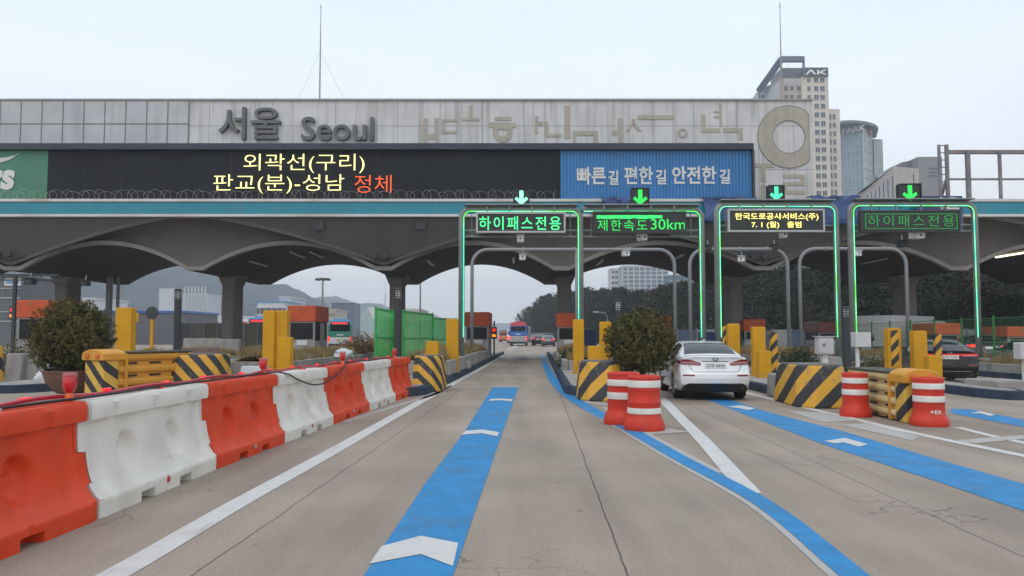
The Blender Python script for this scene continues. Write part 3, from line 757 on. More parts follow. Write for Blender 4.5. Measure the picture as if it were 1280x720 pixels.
led_sign('sign with two rows of small yellow letters in a pale frame', 910, 1031, 261, 290, signframe, [('한국도로공사서비스(주)', 971, 271, 104, 9.5, yl, .001), ('7. 1 (월)   출범', 970.5, 281.2, 62, 9, yl, .001)])
t, cx, za, h, H_ = led_sign('dim black sign with thin outlined green letters in the rightmost gantry', 1075, 1200, 263, 290, sblack, [('하이패스전용', 1139, 276, 108, 14, gdim, -.012)])
m = MB(); a, b, c_, dd = -h + .2, h - .05 - .05, .12, H_ - .12
for q in ((a, b, c_, c_ + .02), (a, b, dd - .02, dd), (a, a + .02, c_, dd), (b - .02, b, c_, dd)): m.box(q[0], q[1], -.01, .012, q[2], q[3])
m.build('lit_outline', gdim, t)

def arrow_lamp(label, a, b, y0, y1, mat, rot=0, d=DG - .1):
    xa, xb = X(a, d), X(b, d); za, zb = Z(y1, d), Z(y0, d); h = (xb - xa) / 2; H_ = zb - za
    t = thing('arrow_lamp', label, 'signal', ((xa + xb) / 2, d, za), rot, 'green arrow lamps on the gantries')
    MB().box(-h, h, 0, .3, 0, H_).build('housing', sblack, t, bevel=.015)
    m = MB(); m.box(-h + .03, -h + .0, -.06, 0, .03, H_ - .03).box(h - .0, h - .03, -.06, 0, .03, H_ - .03).box(-h, h, -.06, 0, H_ - .03, H_); m.build('visor', sblack, t)
    s = H_ / 22
    ar = [(0, 1.5), (9, 9), (6.7, 11.8), (2.6, 8.6), (2.6, 20), (-2.6, 20), (-2.6, 8.6), (-6.7, 11.8), (-9, 9)]
    MB().prism([(x * s * .95, z * s) for x, z in ar], -.022, -.004).build('arrow', mat, t)
    MB().box(-.06, .06, .1, .2, -.14, 0).build('bracket', gan, t)
a1 = emis('arrow_bright', (.25, 1.0, .55), 1.9); a2 = emis('arrow_green', (.01, 1.0, .10), .95); a3 = emis('arrow_cyan', (.05, 1.0, .42), 1.5)
arrow_lamp('brightest down arrow lamp, nearly white, over the first gantry', 641.5, 662, 236.5, 257.5, a1)
arrow_lamp('dim down arrow lamp in front of the blue slogan board', 789, 811.5, 235, 258, a2)
arrow_lamp('cyan green down arrow lamp below the big beige ring', 960.5, 980.5, 231.5, 252, a3)
arrow_lamp('deep box down arrow lamp on the rightmost gantry', 1124, 1151, 229.5, 252.5, a2, -.12)

# thin inner portals of grey pipe
pipe = M('grey_pipe', (.24, .25, .26), .45, .08, 3)
def portal(label, a, b, pyt, mid=None, d=38.0, left=True):
    xa, xb = X(a, d), X(b, d); c = (xa + xb) / 2; h = (xb - xa) / 2
    t = thing('pipe_portal', label, 'gantry', (c, d, 0), 0, 'grey pipe portals under the canopy')
    MB().tube(arc_path(-h, h, .2, Z(pyt, d), .75), .085, 10).build('portal', pipe, t, smooth=True)
    if mid: MB().tube([(X(mid, d) - c, 0, .2), (X(mid, d) - c, 0, Z(pyt, d))], .085, 10).build('post', pipe, t, smooth=True)
    for q in (-h, h): MB().lathe([(.17, .2), (.17, .23), (.1, .3), (.09, .34)], 12, (q, 0)).build('base_flange', pipe, t)
    m = MB()
    for q in (-.5, .0, .55): m.lathe([(.10, q * h), (.12, q * h + .02), (.12, q * h + .09), (.10, q * h + .1)], 10, (0, Z(pyt, d)), axis='x')
    m.build('clamp', pipe, t)
portal('wide grey pipe portal spanning two lanes behind the first two gantries', 590, 843.5, 312, 721)
portal('grey pipe portal behind the gantry over the white car', 862.5, 985, 311.5)
portal('rightmost grey pipe portal, behind the dim green sign', 1000, 1133.5, 311)

def camera(label, px, py, d, w=.28, rot=0, dark=False):
    p = P(px, py, d); mt = darkmetal if dark else M('camera_housing', (.74, .74, .72), .4, .05)
    t = thing('traffic_camera', label, 'camera', p, rot, 'lane cameras hung over the road')
    MB().box(-w / 2, w / 2, -.2, .2, -.12, .12).build('housing', mt, t, bevel=.02)
    MB().lathe([(.03, -.215), (.04, -.21), (.04, -.195)], 12, axis='y').build('lens', glass, t)
    MB().box(-w / 2 - .02, w / 2 + .02, -.28, .22, .125, .145).build('sunshield', mt, t)
    m = MB(); m.tube([(0, 0, .14), (0, .05, .36)], .025, 8); m.build('bracket', steel, t)
camera('white lane camera hung under the bright green sign', 650.5, 299, 30.2, .26); camera('white lane camera on the wide pipe portal, lower of two', 653, 322, 37.9, .3)
camera('small lane camera below the green 30km sign', 802.5, 297, 30.2, .24, .4); camera('tiny camera on the pipe portal under the 30km sign', 782, 317, 37.9, .3, .2)
camera('lane camera below the yellow lettered sign', 979, 293.5, 30.2, .2); camera('white lane camera on the pipe portal behind the white car', 927, 324, 37.9, .3, -.4)
camera('flat white camera below the dim outlined sign', 1146, 294.5, 30.2, .42, .3); camera('dark dome camera under the rightmost gantry', 1128, 305, 32, .3, 0, True)
camera('white camera beside the fourth gantry left post', 1070, 317, 37.9, .32, .5); camera('dark camera on the pipe portal, left of the yellow sign', 885, 310, 37.9, .26, 0, True)
camera('dark camera at the top of the pipe portal behind the white car', 968, 309.5, 37.9, .26, 0, True)

# ------------------------------------------------------------------ toll booths
boothw = M('booth_wall', (.33, .33, .33), .5, .1, 2, dirt=.3)
frame_m = M('booth_frame', (.22, .22, .22), .4, .1)
def booth(label, px0, px1, pyt, d, top=brick_orange, h=2.62):
    xa, xb = X(px0, d), X(px1, d); w_ = xb - xa; zt_ = Z(pyt, d)
    t = thing('toll_booth', label, 'toll booth', ((xa + xb) / 2, d, .2), RY, 'toll booths under the canopy')
    H_ = zt_ - .2; hw = w_ / 2; L_ = 2.6; f = min(.85, H_ * .32)
    MB().box(-hw, hw, 0, L_, H_ - f, H_).build('roof_fascia', top, t, bevel=.05)
    MB().box(-hw + .06, hw - .06, .06, L_ - .06, 0, .95).build('base_wall', boothw, t, bevel=.01)
    MB().box(-hw + .10, hw - .10, .12, L_ - .12, .95, H_ - f).build('window', M('booth_glass', (.012, .013, .015), .2, .2, spec=.2), t)
    for sx in (-1, 1):
        for y in (.06, L_ - .16): MB().box(sx * (hw - .11) - .05, sx * (hw - .11) + .05, y, y + .1, .95, H_ - f).build('corner_post', frame_m, t)
    m = MB(); m.box(-hw + .16, hw - .16, .05, .13, .95, 1.02).box(-hw + .16, hw - .16, .05, .13, H_ - f - .06, H_ - f); m.build('window_frame', frame_m, t)
    MB().box(hw - .055, hw + .0, 1.0, 1.75, .05, H_ - f - .05).build('door', frame_m, t)
    MB().lathe([(.03, -.03), (.06, -.02), (.06, .0)], 12, axis='y').build('roof_vent', M('vent_grey', (.2, .17, .14), .6), t, loc=(-.05, 0, H_ - .18))
    MB().box(-.25, .3, .03, .12, .72, .98).build('counter', M('white_panel', (.6, .6, .58), .5, .1), t)
booth('toll booth left of the lane with the blue dashes, beside the far buses', 580.5, 612, 390, 47)
booth('toll booth behind the tall yellow post right of the middle lane', 694.5, 725, 391, 44.6)
booth('toll booth showing only its roof beside the round bush in the middle', 812, 839, 394.5, 50)
booth('toll booth between the yellow posts right of the white car', 930, 957, 399, 46)
booth('toll booth with a dull maroon roof behind the grey cabinet', 1023, 1053, 402, 47, M('maroon_panel', (.20, .06, .05), .6, .1))
booth('toll booth behind the green fence, dark window to the road', 1166, 1198, 404, 42)
booth('toll booth at the right edge behind the green fence', 1256, 1296, 408, 42)
booth('large toll booth with closed windows left of the high light mast', 360, 396, 382, 42)
booth('toll booth on posts at the left edge, behind the round bush', 20, 62, 375, 38)

# traffic heads at the booth exits
def lights(label, px, py, d, c1=(.8, .02, .015), c2=(.8, .22, .015)):
    p = P(px, py, d)
    t = thing('traffic_signal', label, 'traffic light', (p.x, d, .2), RY)
    z = p.z - .2
    MB().box(-.17, .17, 0, .2, z - .36, z + .36).build('housing', darkmetal, t, bevel=.02)
    MB().lathe([(.0, -.02), (.11, -.02), (.11, .0)], 14, axis='y').build('red_lens', emis('signal_red', c1, 1.4), t, loc=(0, -.0, z + .17))
    MB().prism([(-.12, -.05), (.12, -.05), (.12, .05), (.02, .12), (-.12, .12)], -.02, 0).build('amber_arrow', emis('signal_amber', c2, 1.6), t, loc=(0, -.002, z - .2))
    MB().tube([(0, .1, 0), (0, .1, z + .75)], .05, 8).build('pole', darkmetal, t)
lights('traffic light glowing red at the exit of the middle toll lane', 617.6, 416, 50); lights('red traffic light at the left edge behind the bush', 15, 391, 44, c2=(1, .05, .02))

# green covered drums where the islands end
for lab, px, py in (('green wrapped drum at the left island end below the traffic light', 617.5, 436), ('green wrapped drum at the right island end beside the middle booth', 687, 437)):
    g = G(px, py, .2); t = thing('wrapped_drum', lab, 'drum', (g.x, 49, .2), 0, 'green wrapped drums')
    MB().lathe([(.3, 0), (.34, .1), (.33, .5), (.28, .62)], 16).build('drum', M('dark_green_drum', (.03, .06, .05), .6, .2), t, smooth=True)
    MB().lathe([(.36, .38), (.35, .6), (.2, .86), (.04, 1.0), (0, 1.0)], 12).build('cover', M('green_cover', (.02, .12, .08), .6, .3, 6, bump=.6, bsc=9), t, smooth=True)

# ------------------------------------------------------------------ plastic water barriers
def water_barrier_mesh():
    Lh, Ht = 1.08, .90
    # profile of the side: (half thickness, z)
    pr = cr([(.265, .0), (.265, .07), (.262, .135), (.222, .175), (.178, .24), (.142, .33), (.118, .44), (.104, .56), (.098, .68), (.098, .735)], 8)
    pr = [tuple(q) for q in pr] + [(.135, .745), (.14, .78), (.138, .86), (.118, .895), (.0, .90)]
    def sh(z): return .055 if .27 < z < .50 else (-.055 if .50 <= z < .745 else (.03 if z >= .745 else 0))
    nx = 110; m = MB(); rows_f, rows_b = [], []
    for hw, z in pr:
        rf, rb = [], []
        for i in range(nx + 1):
            u = -1 + 2 * i / nx; x = u * Lh; d = 0
            if .16 < z < .74:
                # vertical channels between the ribs, deepest in two long oval scoops
                fade = min(1, (z - .16) / .09) * min(1, (.742 - z) / .03)
                for c in (-.62, .62):
                    pass
                ch = max(0.0, cos(u * pi * 2.5 + pi / 2 * 0)) if abs(u) < .9 else 0
                rib = .5 - .5 * math.tanh((abs(abs(abs(u) - .40)) - .155) * 26)
                d += .020 * rib * fade + .018 * (.5 - .5 * math.tanh((abs(abs(u) - .84) - .07) * 30)) * fade
                for c in (-.385, .385 * .0 + .385):
                    e2 = ((x - c * Lh * 1.0) / .145) ** 2 + ((z - .415) / .155) ** 2
                    d += .105 * math.exp(-e2 ** 3.5) * (.75 + .6 * (z - .3)) + .012 * math.exp(-((x - c * Lh * 1.04) / .06) ** 2) * fade * (z > .44) 
            if z < .075 and (.22 < abs(u) < .42): d += .13
            if z < .14 and (abs(u) > .95 or abs(abs(u) - .32) < .015 or abs(u) < .012): d += .012
            if .74 < z < .80 and (abs(abs(u) - .62) < .05 or abs(abs(u)) < .05): d += .018
            xx = x + sh(z) * (1 if u > .97 else (1 if u < -.97 else 0)) 
            rf.append((xx, -(hw - d) if hw > 0 else 0, z)); rb.append((xx, (hw - d) if hw > 0 else 0, z))
        rows_f.append(rf); rows_b.append(rb)
    m.grid(rows_f); m.grid([r[::-1] for r in rows_b])
    for e_ in (0, -1):
        a = [r[e_] for r in rows_f]; b = [r[e_] for r in rows_b]
        m.grid([a, b] if e_ == 0 else [b, a])
    return m
wb = water_barrier_mesh()
plug_r = M('red_plug', (.5, .04, .03), .5); plug_w = M('grey_plug', (.4, .4, .38), .5)
def make_barrier(label, mat, plug):
    t = thing('water_barrier', label, 'barrier', (0, 0, 0), 0, 'red and white barriers along the left of the lane')
    wb.build('shell', mat, t, smooth=True, autosmooth=38)
    MB().lathe([(.0, -.012), (.028, -.01), (.03, .02)], 12, axis='y').build('drain_plug', plug, t, loc=(.0, -.262, .10))
    MB().lathe([(.05, 0), (.05, .02), (.0, .022)], 14).build('filler_cap', plug, t, loc=(.3, 0, .898))
    return t
BP = [(-3.24, 3.85), (-3.15, 6.22), (-3.10, 8.55), (-2.965, 10.62), (-2.82, 12.85), (-2.665, 15.2), (-2.49, 17.4), (-2.31, 19.35)]
BP = [(x - .27, y) for x, y in BP]
labs = ['red barrier at the left edge, nearest of the row and cut by the frame', 'nearest white barrier with two oval scoops, between two red ones', 'red barrier between the two nearest white ones',
        'middle white barrier with a black cable hanging across it', 'red barrier with a warning lamp on top, right of the cable', 'farthest white barrier in the row', 'farthest red barrier touching the striped block']
pr_ = pw_ = None
for i in range(7):
    (xa, ya), (xb, yb) = BP[i], BP[i + 1]
    loc = ((xa + xb) / 2, (ya + yb) / 2, .0); an = atan2(yb - ya, xb - xa); sx = hypot(xb - xa, yb - ya) / 2.19
    if i % 2 == 0:
        if pr_ is None: pr_ = o = make_barrier(labs[i], red, plug_w)
        else: o = dup(pr_, loc, label=labs[i])
    else:
        if pw_ is None: pw_ = o = make_barrier(labs[i], white, plug_r)
        else: o = dup(pw_, loc, label=labs[i])
    o.location = loc; o.rotation_euler.z = an + pi * 0; o.scale = (sx, 1, 1.0)
def on_row(s):         # s in barriers along the row, top centre line
    i = max(0, min(6, int(s))); k = s - i
    return Vector((BP[i][0] + (BP[i + 1][0] - BP[i][0]) * k, BP[i][1] + (BP[i + 1][1] - BP[i][1]) * k, .90))
# rope light and black cable lying on the barriers
pts = [on_row(s) + Vector((-.02 + .03 * sin(s * 5), 0, .03 + .012 * sin(s * 9))) for s in np.linspace(-.0, 6.4, 90)]
rope = thing('rope_light', 'red rope light lying along the tops of the barrier row', 'rope light', tuple(pts[0]))
MB().tube([p - pts[0] for p in pts], .017, 8).build('tube', M('red_rope', (.42, .012, .035), .3, .1, 8), rope, smooth=True)
for s in np.linspace(.35, 6.2, 14):
    p = on_row(s) + Vector((-.02 + .03 * sin(s * 5), 0, .05)) - pts[0]
    q = (on_row(s + .04) - on_row(s)).normalized() * .06
    MB().tube([p - q, p + q], .013, 6).build('led', emis('rope_led', (1, .02, .03), 1.1), rope)
pts = [on_row(s) + Vector((.05 + .02 * sin(s * 7), 0, .018)) for s in np.linspace(0, 3.1, 40)]
pts += [on_row(s) + Vector((.17, 0, -.02 - .26 * sin(pi * (s - 3.15) / 1.35) + .06 * (s - 3.15))) for s in np.linspace(3.15, 4.5, 26)]
pts += [on_row(s) + Vector((.03, 0, .02)) for s in np.linspace(4.6, 6.3, 12)]
tag(MB().tube(pts, .011, 6).build('power_cable', black, smooth=True), 'black cable running on the barriers and sagging over the middle white one', 'cable')
# warning lamps
lampred = M('red_lens', (.50, .012, .02), .25, .1, 20, coat=.4); lampor = M('lamp_base_orange', (.75, .14, .02), .5, .08)
def lamp(label, s, d=None):
    p = on_row(s)
    t = thing('warning_lamp', label, 'warning lamp', p, 0, 'red lamps on the barrier row'); t.scale = (.6, .6, .74)
    MB().lathe([(.055, 0), (.055, .05), (.04, .075), (.04, .09)], 16).build('base', lampor, t, smooth=True, autosmooth=40)
    MB().lathe([(.045, .085), (.075, .12), (.085, .17), (.085, .25), (.078, .262)], 20).build('lens', lampred, t, smooth=True, autosmooth=40)
    MB().lathe([(.082, .255), (.09, .265), (.085, .29), (.0, .295)], 20).build('cap', M('lamp_cap', (.45, .12, .12), .4, .1), t, smooth=True, autosmooth=40)
lamp('nearest red warning lamp, in front of the terracotta bowl', 1.0); lamp('red warning lamp on the middle white barrier, left of the cable', 2.93)
lamp('red warning lamp before the grass bank, third along the row', 4.58); lamp('red warning lamp before the green screen, last along the row', 6.45)

# ------------------------------------------------------------------ striped blocks, crash cushions, barrels
def striped_block(label, px, pyb, wid, ht, sgn, L_=1.5, z0=0.0, d=None, freq=1.6):
    g = G(px, pyb, 0); d = d or g.y; x = X(px, d)
    hw = wid / 2
    lo_ = [(-hw, .35), (-hw * .55, 0), (hw * .55, 0), (hw, .35), (hw, L_), (-hw, L_)]
    hi_ = [(-hw * .86, .55), (-hw * .42, .22), (hw * .42, .22), (hw * .86, .55), (hw * .86, L_), (-hw * .86, L_)]
    t = thing('striped_block', label, 'block', (x, d, z0), RY, 'yellow and black striped island blocks')
    MB().prismz(lo_, 0, ht, hi_).build('block', stripe_mat('warning_stripes_%s_%d' % ('a' if sgn > 0 else 'b', freq * 10), sgn, freq), t, bevel=.04)
    MB().prismz([(a * .9, b * 1.0 + (.03 if b < 1 else -.03)) for a, b in hi_], ht - .004, ht + .012).build('cap', M('grey_block_top', (.14, .14, .13), .8, .2, dirt=.4), t)
striped_block('striped block at the island nose left of the two barrels, below the yellow posts', 752, 502, 1.0, .84, 1)
striped_block('large striped block on the right, beside the pale plastic cushion', 1036, 511, 1.08, .82, 1, 1.9)
striped_block('striped block leaning on the last red barrier, in front of the green screen', 531, 491, .78, .90, -1, 1.5, .0, None, 2.5)
striped_block('striped block behind the nearest white barrier, by the amber cushion', 229, 490, 1.32, .98, -1, 1.3, .0, 17.8, 2.3)
striped_block('striped block cut by the left edge of the frame', -52, 481, 1.0, 1.12, -1, 1.2, .0, 21.5)

def cushion(label, px, pyb, d, w_, ht, L_, body, cap, sgn, side, rz=RY):
    x = X(px, d)
    t = thing('crash_cushion', label, 'crash cushion', (x, d, 0), rz, 'plastic crash cushions at the islands')
    hw = w_ / 2; n = 4; prof_ = []
    for k in range(n):
        a, b = ht * k / n, ht * (k + 1) / n; q = (b - a)
        prof_ += [(hw - .07, a + .02), (hw - .07, a + q * .34), (hw - .02, a + q * .44), (hw, a + q * .58), (hw, a + q * .82), (hw - .02, a + q * .93), (hw - .07, a + q * .99)]
    full = prof_ + [(-a, b) for a, b in prof_[::-1]]
    MB().prism(full, .35, L_).build('ribbed_body', body, t, bevel=.012)
    m = MB()
    for k in range(n):
        for j in range(3):
            y = .55 + j * (L_ - .8) / 2.4
            for sx in (-1, 1): m.box(sx * (hw - .07) - .012, sx * (hw - .07) + .012, y, y + .3, ht * k / n + ht / n * .1, ht * k / n + ht / n * .26)
    m.build('slot', black, t)
    MB().box(-hw + .02, hw - .02, -.0, .36, 0, ht - .12).build('nose', stripe_mat('warning_stripes_%s' % ('c' if sgn > 0 else 'd'), sgn, 2.6, (.62, .38, .06)), t, bevel=.03)
    dome = [(-hw - .02, 0), (-hw - .02, .12)] + [((hw + .02) * -cos(a), .12 + .11 * sin(a)) for a in np.linspace(.12, pi - .12, 9)] + [(hw + .02, .12), (hw + .02, 0)]
    MB().prism(dome, -.05, .5).build('nose_cap', cap, t, bevel=.02, loc=(0, 0, ht - .14))
    for sx in (-.5, .5): MB().lathe([(.0, -.02), (.055, -.015), (.06, .01)], 14, axis='y').build('nose_lamp', M('orange_lens', (.55, .12, .02), .3), t, loc=(sx * hw, -.055, ht - .05))
    MB().box(-hw - .01, hw + .01, .5, L_ + .02, ht, ht + .035).build('cover_mat', M('green_grey_mat', (.075, .085, .065), .9, .25, 4, bump=.3), t, bevel=.01)
    for k in (0, 1): MB().box(-hw - .015, hw + .015, .5 + k * (L_ - .62), .56 + k * (L_ - .62), 0.02, ht - .01).build('strap', cap, t, bevel=.01)
cream = M('cream_plastic', (.62, .48, .23), .5, .1, 2, dirt=.4, dirtc=(.22, .13, .06), dsc=2)
capy = M('amber_plastic', (.58, .27, .025), .5, .1, 2, dirt=.3, dirtc=(.3, .14, .03))
cushion('pale cream ribbed crash cushion between two barrels on the right', 1149, 529, 12.9, .55, .78, 2.3, cream, capy, 1, 1)
cushion('amber ribbed crash cushion behind the nearest white barrier', 119, 495, 16.4, .60, 1.04, 2.3, capy, capy, -1, -1, RY - .38)

def barrel(label, px, pyb, dd=None, zs=((.30, .40), (.77, .92)), ht=.80, w_=.5, mark=False):
    g = G(px, pyb, 0)
    t = thing('traffic_barrel', label, 'barrel', (g.x, g.y + w_ / 2, 0), 0, 'red and white barrels on the gore')
    k = w_ / .5
    pr2 = [(.285, 0), (.295, .03), (.29, .09), (.262, .17), (.238, .215), (.236, .25), (.236, .4), (.241, .41), (.241, .425), (.234, .435), (.232, .6), (.237, .61), (.237, .625), (.23, .635),
           (.228, .77), (.236, .775), (.238, .80), (.225, .815), (.19, .812), (.18, .79), (.0, .79)]
    MB().lathe([(r * k, z * ht / .815) for r, z in pr2], 40).build('drum', redbarrel, t, smooth=True, autosmooth=50)
    for a, b in zs:
        MB().lathe([(.2415 * k, a * ht), (.2425 * k, a * ht + .004), (.2395 * k, b * ht - .004), (.2385 * k, b * ht)], 40).build('reflective_band', reflect, t, smooth=True)
    if mark:
        m = lettering('lettering', 'EX', M('white_print', (.7, .7, .68), .5), t, .02, -.243 * k, .30 * ht, .10, .055, .01, .02)
        MB().prism([(-.05, .0), (-.10, .02), (-.05, .045), (-.065, .024)], -.2445 * k, -.23 * k).build('print_mark', M('white_print'), t, loc=(-.0, -.003, .275 * ht))
    return t
barrel('front barrel of the pair in the middle, one band at the rim and one low', 809, 540, zs=((.31, .415), (.79, .915)), ht=.81, w_=.52)
barrel('rear barrel of the pair in the middle, partly hidden by the front one', 783, 532, zs=((.49, .62), (.745, .865)), ht=.82, w_=.55)
barrel('left barrel at the cream cushion, in front of the large striped block', 1077, 522, zs=((.50, .625), (.765, .885)), ht=.76, w_=.46)
barrel('right barrel at the cream cushion, with a white printed mark', 1172, 534, zs=((.50, .625), (.765, .885)), ht=.75, w_=.48, mark=True)

# ------------------------------------------------------------------ yellow guard posts
def ypost(label, px0, px1, pyt, pyb, d, dep=.3, flag=None, grp='yellow guard posts on the islands', z0=.2, striped=None, wing=False):
    xa, xb = X(px0, d), X(px1, d); h = (xb - xa) / 2; H_ = Z(pyt, d) - z0
    t = thing('guard_post', label, 'guard post', ((xa + xb) / 2, d, z0), RY, grp)
    MB().box(-h, h, 0, dep, .012, H_).build('post', striped or yellow, t, bevel=.018)
    MB().box(-h - .04, h + .04, -.05, dep + .05, 0, .02).build('base_plate', yellow, t)
    if not striped:
        MB().box(-h + .02, h - .02, .02, dep - .02, H_, H_ + .015).build('cap', M('yellow_cap', (.5, .26, .02), .5, .1), t, bevel=.006)
        m = MB()
        for sx in (-1, 1): m.lathe([(.022, -.012), (.022, 0.0)], 8, (sx * h * .6, .1), axis='y')
        m.build('bolt', steel, t)
    return t
ypost('tall yellow post left of the first gantry post', 557.5, 572.5, 399, 462, 26.5)
ypost('short yellow post behind the striped block by the last red barrier', 532, 547.5, 427, 455, 24)
ypost('tall yellow post right of the middle lane, before the booth', 716.5, 730, 399.5, 466, 25.5)
ypost('tall yellow post half hidden by the middle bush', 750, 764, 402.5, 452, 24)
ypost('short yellow post left of the middle bush', 735, 750.5, 433, 455, 23)
ypost('tall yellow post at the left, beyond the round bush', 143, 163.5, 385, 436, 22.5)
ypost('left one of the twin tall yellow posts on the grass bank', 328, 342.8, 388.5, 458, 23.5)
ypost('right one of the twin tall yellow posts on the grass bank', 343.2, 358.5, 388.5, 455, 23.6)
ypost('short yellow post in front of the twin tall yellow posts', 347, 363.5, 422, 460, 22.5)
ypost('tall yellow post behind the white car roof', 910.5, 925, 405, 445, 25.5)
ypost('tall yellow post right of the white car', 941.5, 957, 409, 478, 24)
ypost('short yellow post right of the white car', 948.5, 963.5, 439, 478, 23)
ypost('tall yellow post left of the black car', 1142.5, 1159, 414, 462, 22.5)
ypost('short yellow post left of the black car', 1160, 1177, 445, 476, 21.5)
sc_ = stripe_mat('warning_stripes_post', 1, 2.6); sd2 = stripe_mat('warning_stripes_post_b', -1, 2.6)
ypost('slim striped post right of the white car', 963.5, 972, 415, 478, 24.5, .18, striped=sc_)
ypost('slim striped post against the roof of the white car', 904, 910, 408, 440, 26, .18, striped=sc_)
ypost('slim striped post in front of the black car', 1169, 1177, 417, 450, 23, .16, striped=sc_)
t = ypost('yellow framed post with a striped face before the green fence', 1110, 1126.5, 410.5, 462, 22.8, .3)
d_ = 22.8; MB().box(-.11, .10, -.02, -.004, .35, Z(413, d_) - .2).build('striped_face', sc_, t)

# dark bollard lights
def bollard(label, px, pyt, d, w_=9, z0=.2):
    r = X(640 + w_ / 2, d); x = X(px, d); H_ = Z(pyt, d) - z0
    t = thing('bollard_light', label, 'bollard light', (x, d, z0), 0, 'dark bollard lights on the islands')
    k = X(640 + 14, d)
    MB().lathe([(r * 1.25, 0), (r * 1.25, .03), (r, .05), (r, H_ - k)], 20).build('post', M('bollard_paint', (.022, .026, .032), .45, .15, 3, dirt=.15), t, smooth=True, autosmooth=40)
    MB().lathe([(r * .8, H_ - k), (r * .8, H_ - .06)], 20).build('lens', M('frosted_lens', (.62, .62, .58), .4, .1), t, smooth=True)
    m = MB()
    for i in range(5):
        z = H_ - k + (k - .06) * i / 4; m.lathe([(r * .82, z), (r * 1.02, z + .004), (r * 1.02, z + .02), (r * .82, z + .024)], 20)
    for i in range(6):
        a = 2 * pi * i / 6 + .3; m.bar((r * .95 * cos(a), r * .95 * sin(a), H_ - k), (r * .95 * cos(a), r * .95 * sin(a), H_ - .04), .014)
    m.build('louvre', M('bollard_paint'), t)
    MB().lathe([(r * 1.05, H_ - .06), (r * 1.08, H_ - .02), (r * .8, H_), (0, H_ + .005)], 20).build('cap', M('bollard_paint'), t, smooth=True, autosmooth=40)
bollard('dark bollard light behind the nearest white barrier, by the striped block', 221.5, 361, 20); bollard('dark bollard light before the green screen', 497.5, 360, 21.5, 9.5)
bollard('dark bollard light rising behind the middle bush', 773, 375, 23, 8); bollard('dark bollard light beside the large striped block on the right', 1058, 383, 18.4, 10)

# cabinets on the right island
t = thing('control_cabinet', 'grey control cabinet on a white post right of the booth', 'cabinet', (X(1030, 22), 22, .2), 0)
zc = Z(443, 22) - .2; hh = Z(421, 22) - Z(443, 22); hw = X(640 + 9.5, 22)
MB().box(-hw, hw, -.16, .16, zc, zc + hh).build('housing', M('cabinet_grey', (.50, .50, .51), .4, .06, 3, dirt=.15), t, bevel=.02)
MB().box(-hw + .03, hw - .03, -.172, -.162, zc + .03, zc + hh - .03).build('door', M('cabinet_grey'), t, bevel=.004)
MB().lathe([(.0, -.02), (.045, -.018), (.05, .0)], 14, axis='y').build('lock', steel, t, loc=(-.07, -.172, zc + hh * .55))
MB().box(-.07, .07, -.07, .07, 0, zc).build('post', M('white_panel'), t); MB().box(-hw - .04, hw + .04, -.2, .2, zc + hh, zc + hh + .02).build('rain_lid', M('cabinet_grey'), t)
MB().box(-.2, .2, -.2, .2, 0, .03).build('base_plate', steel, t)
t = thing('camera_box', 'white camera box with a lens on its right side, mounted beside the bollard light', 'camera', (X(1076, 21), 21, .2), .0)
zc = Z(434, 21) - .2; hh = Z(415.5, 21) - Z(434, 21)
MB().box(-.21, .19, -.18, .2, zc, zc + hh).build('housing', M('cabinet_grey'), t, bevel=.02); MB().lathe([(.09, .19), (.1, .2), (.1, .31), (.07, .33), (0, .33)], 14, (0, zc + hh * .66), axis='x').build('lens', darkmetal, t)
MB().box(-.05, .22, -.1, .12, zc - .06, zc - .004).build('bracket', steel, t); MB().tube([(-.1, 0, 0), (-.1, 0, zc)], .05, 10).build('post', M('white_panel'), t)
t = thing('control_cabinet', 'pale cabinet cut by the right edge of the frame', 'cabinet', (X(1277, 21), 21, .2), 0)
z0_, z1_ = Z(449, 21) - .2, Z(428, 21) - .2
MB().box(-.14, .3, -.16, .16, z0_, z1_).build('housing', M('cabinet_grey'), t, bevel=.02); MB().box(.0, .14, -.05, .05, 0, z0_).build('post', M('white_panel'), t); MB().box(-.12, .28, -.17, -.162, z0_ + .03, z1_ - .03).build('door', M('cabinet_grey'), t)

# concrete blocks on the right islands
def cblock(label, pa, pb, pyt, pyb, d, L_=1.6, z0=0.0, grp='concrete blocks on the islands'):
    xa, xb = X(pa, d), X(pb, d); zt_ = Z(pyt, d); h = (xb - xa) / 2
    o = MB().prismz([(-h, 0), (h, 0), (h, L_), (-h, L_)], z0, zt_, [(-h * .93, .06), (h * .93, .06), (h * .93, L_ - .06), (-h * .93, L_ - .06)]).build('concrete_block', concrete, None, bevel=.03, loc=((xa + xb) / 2, d, 0), rz=RY)
    tag(o, label, 'block', grp)
cblock('grey concrete block left of the large striped block', 981, 1002, 470, 497, 17.4, 1.5)
cblock('grey concrete block at the right edge below the cabinet', 1247, 1300, 477, 500, 18.5, 1.6)
cblock('pale concrete footing at the right gantry post', 1196, 1242, 448, 465, 29.2, 1.5)
cblock('pale concrete footing behind the grey control cabinet', 1024, 1053, 446, 462, 29.2, 1.5)
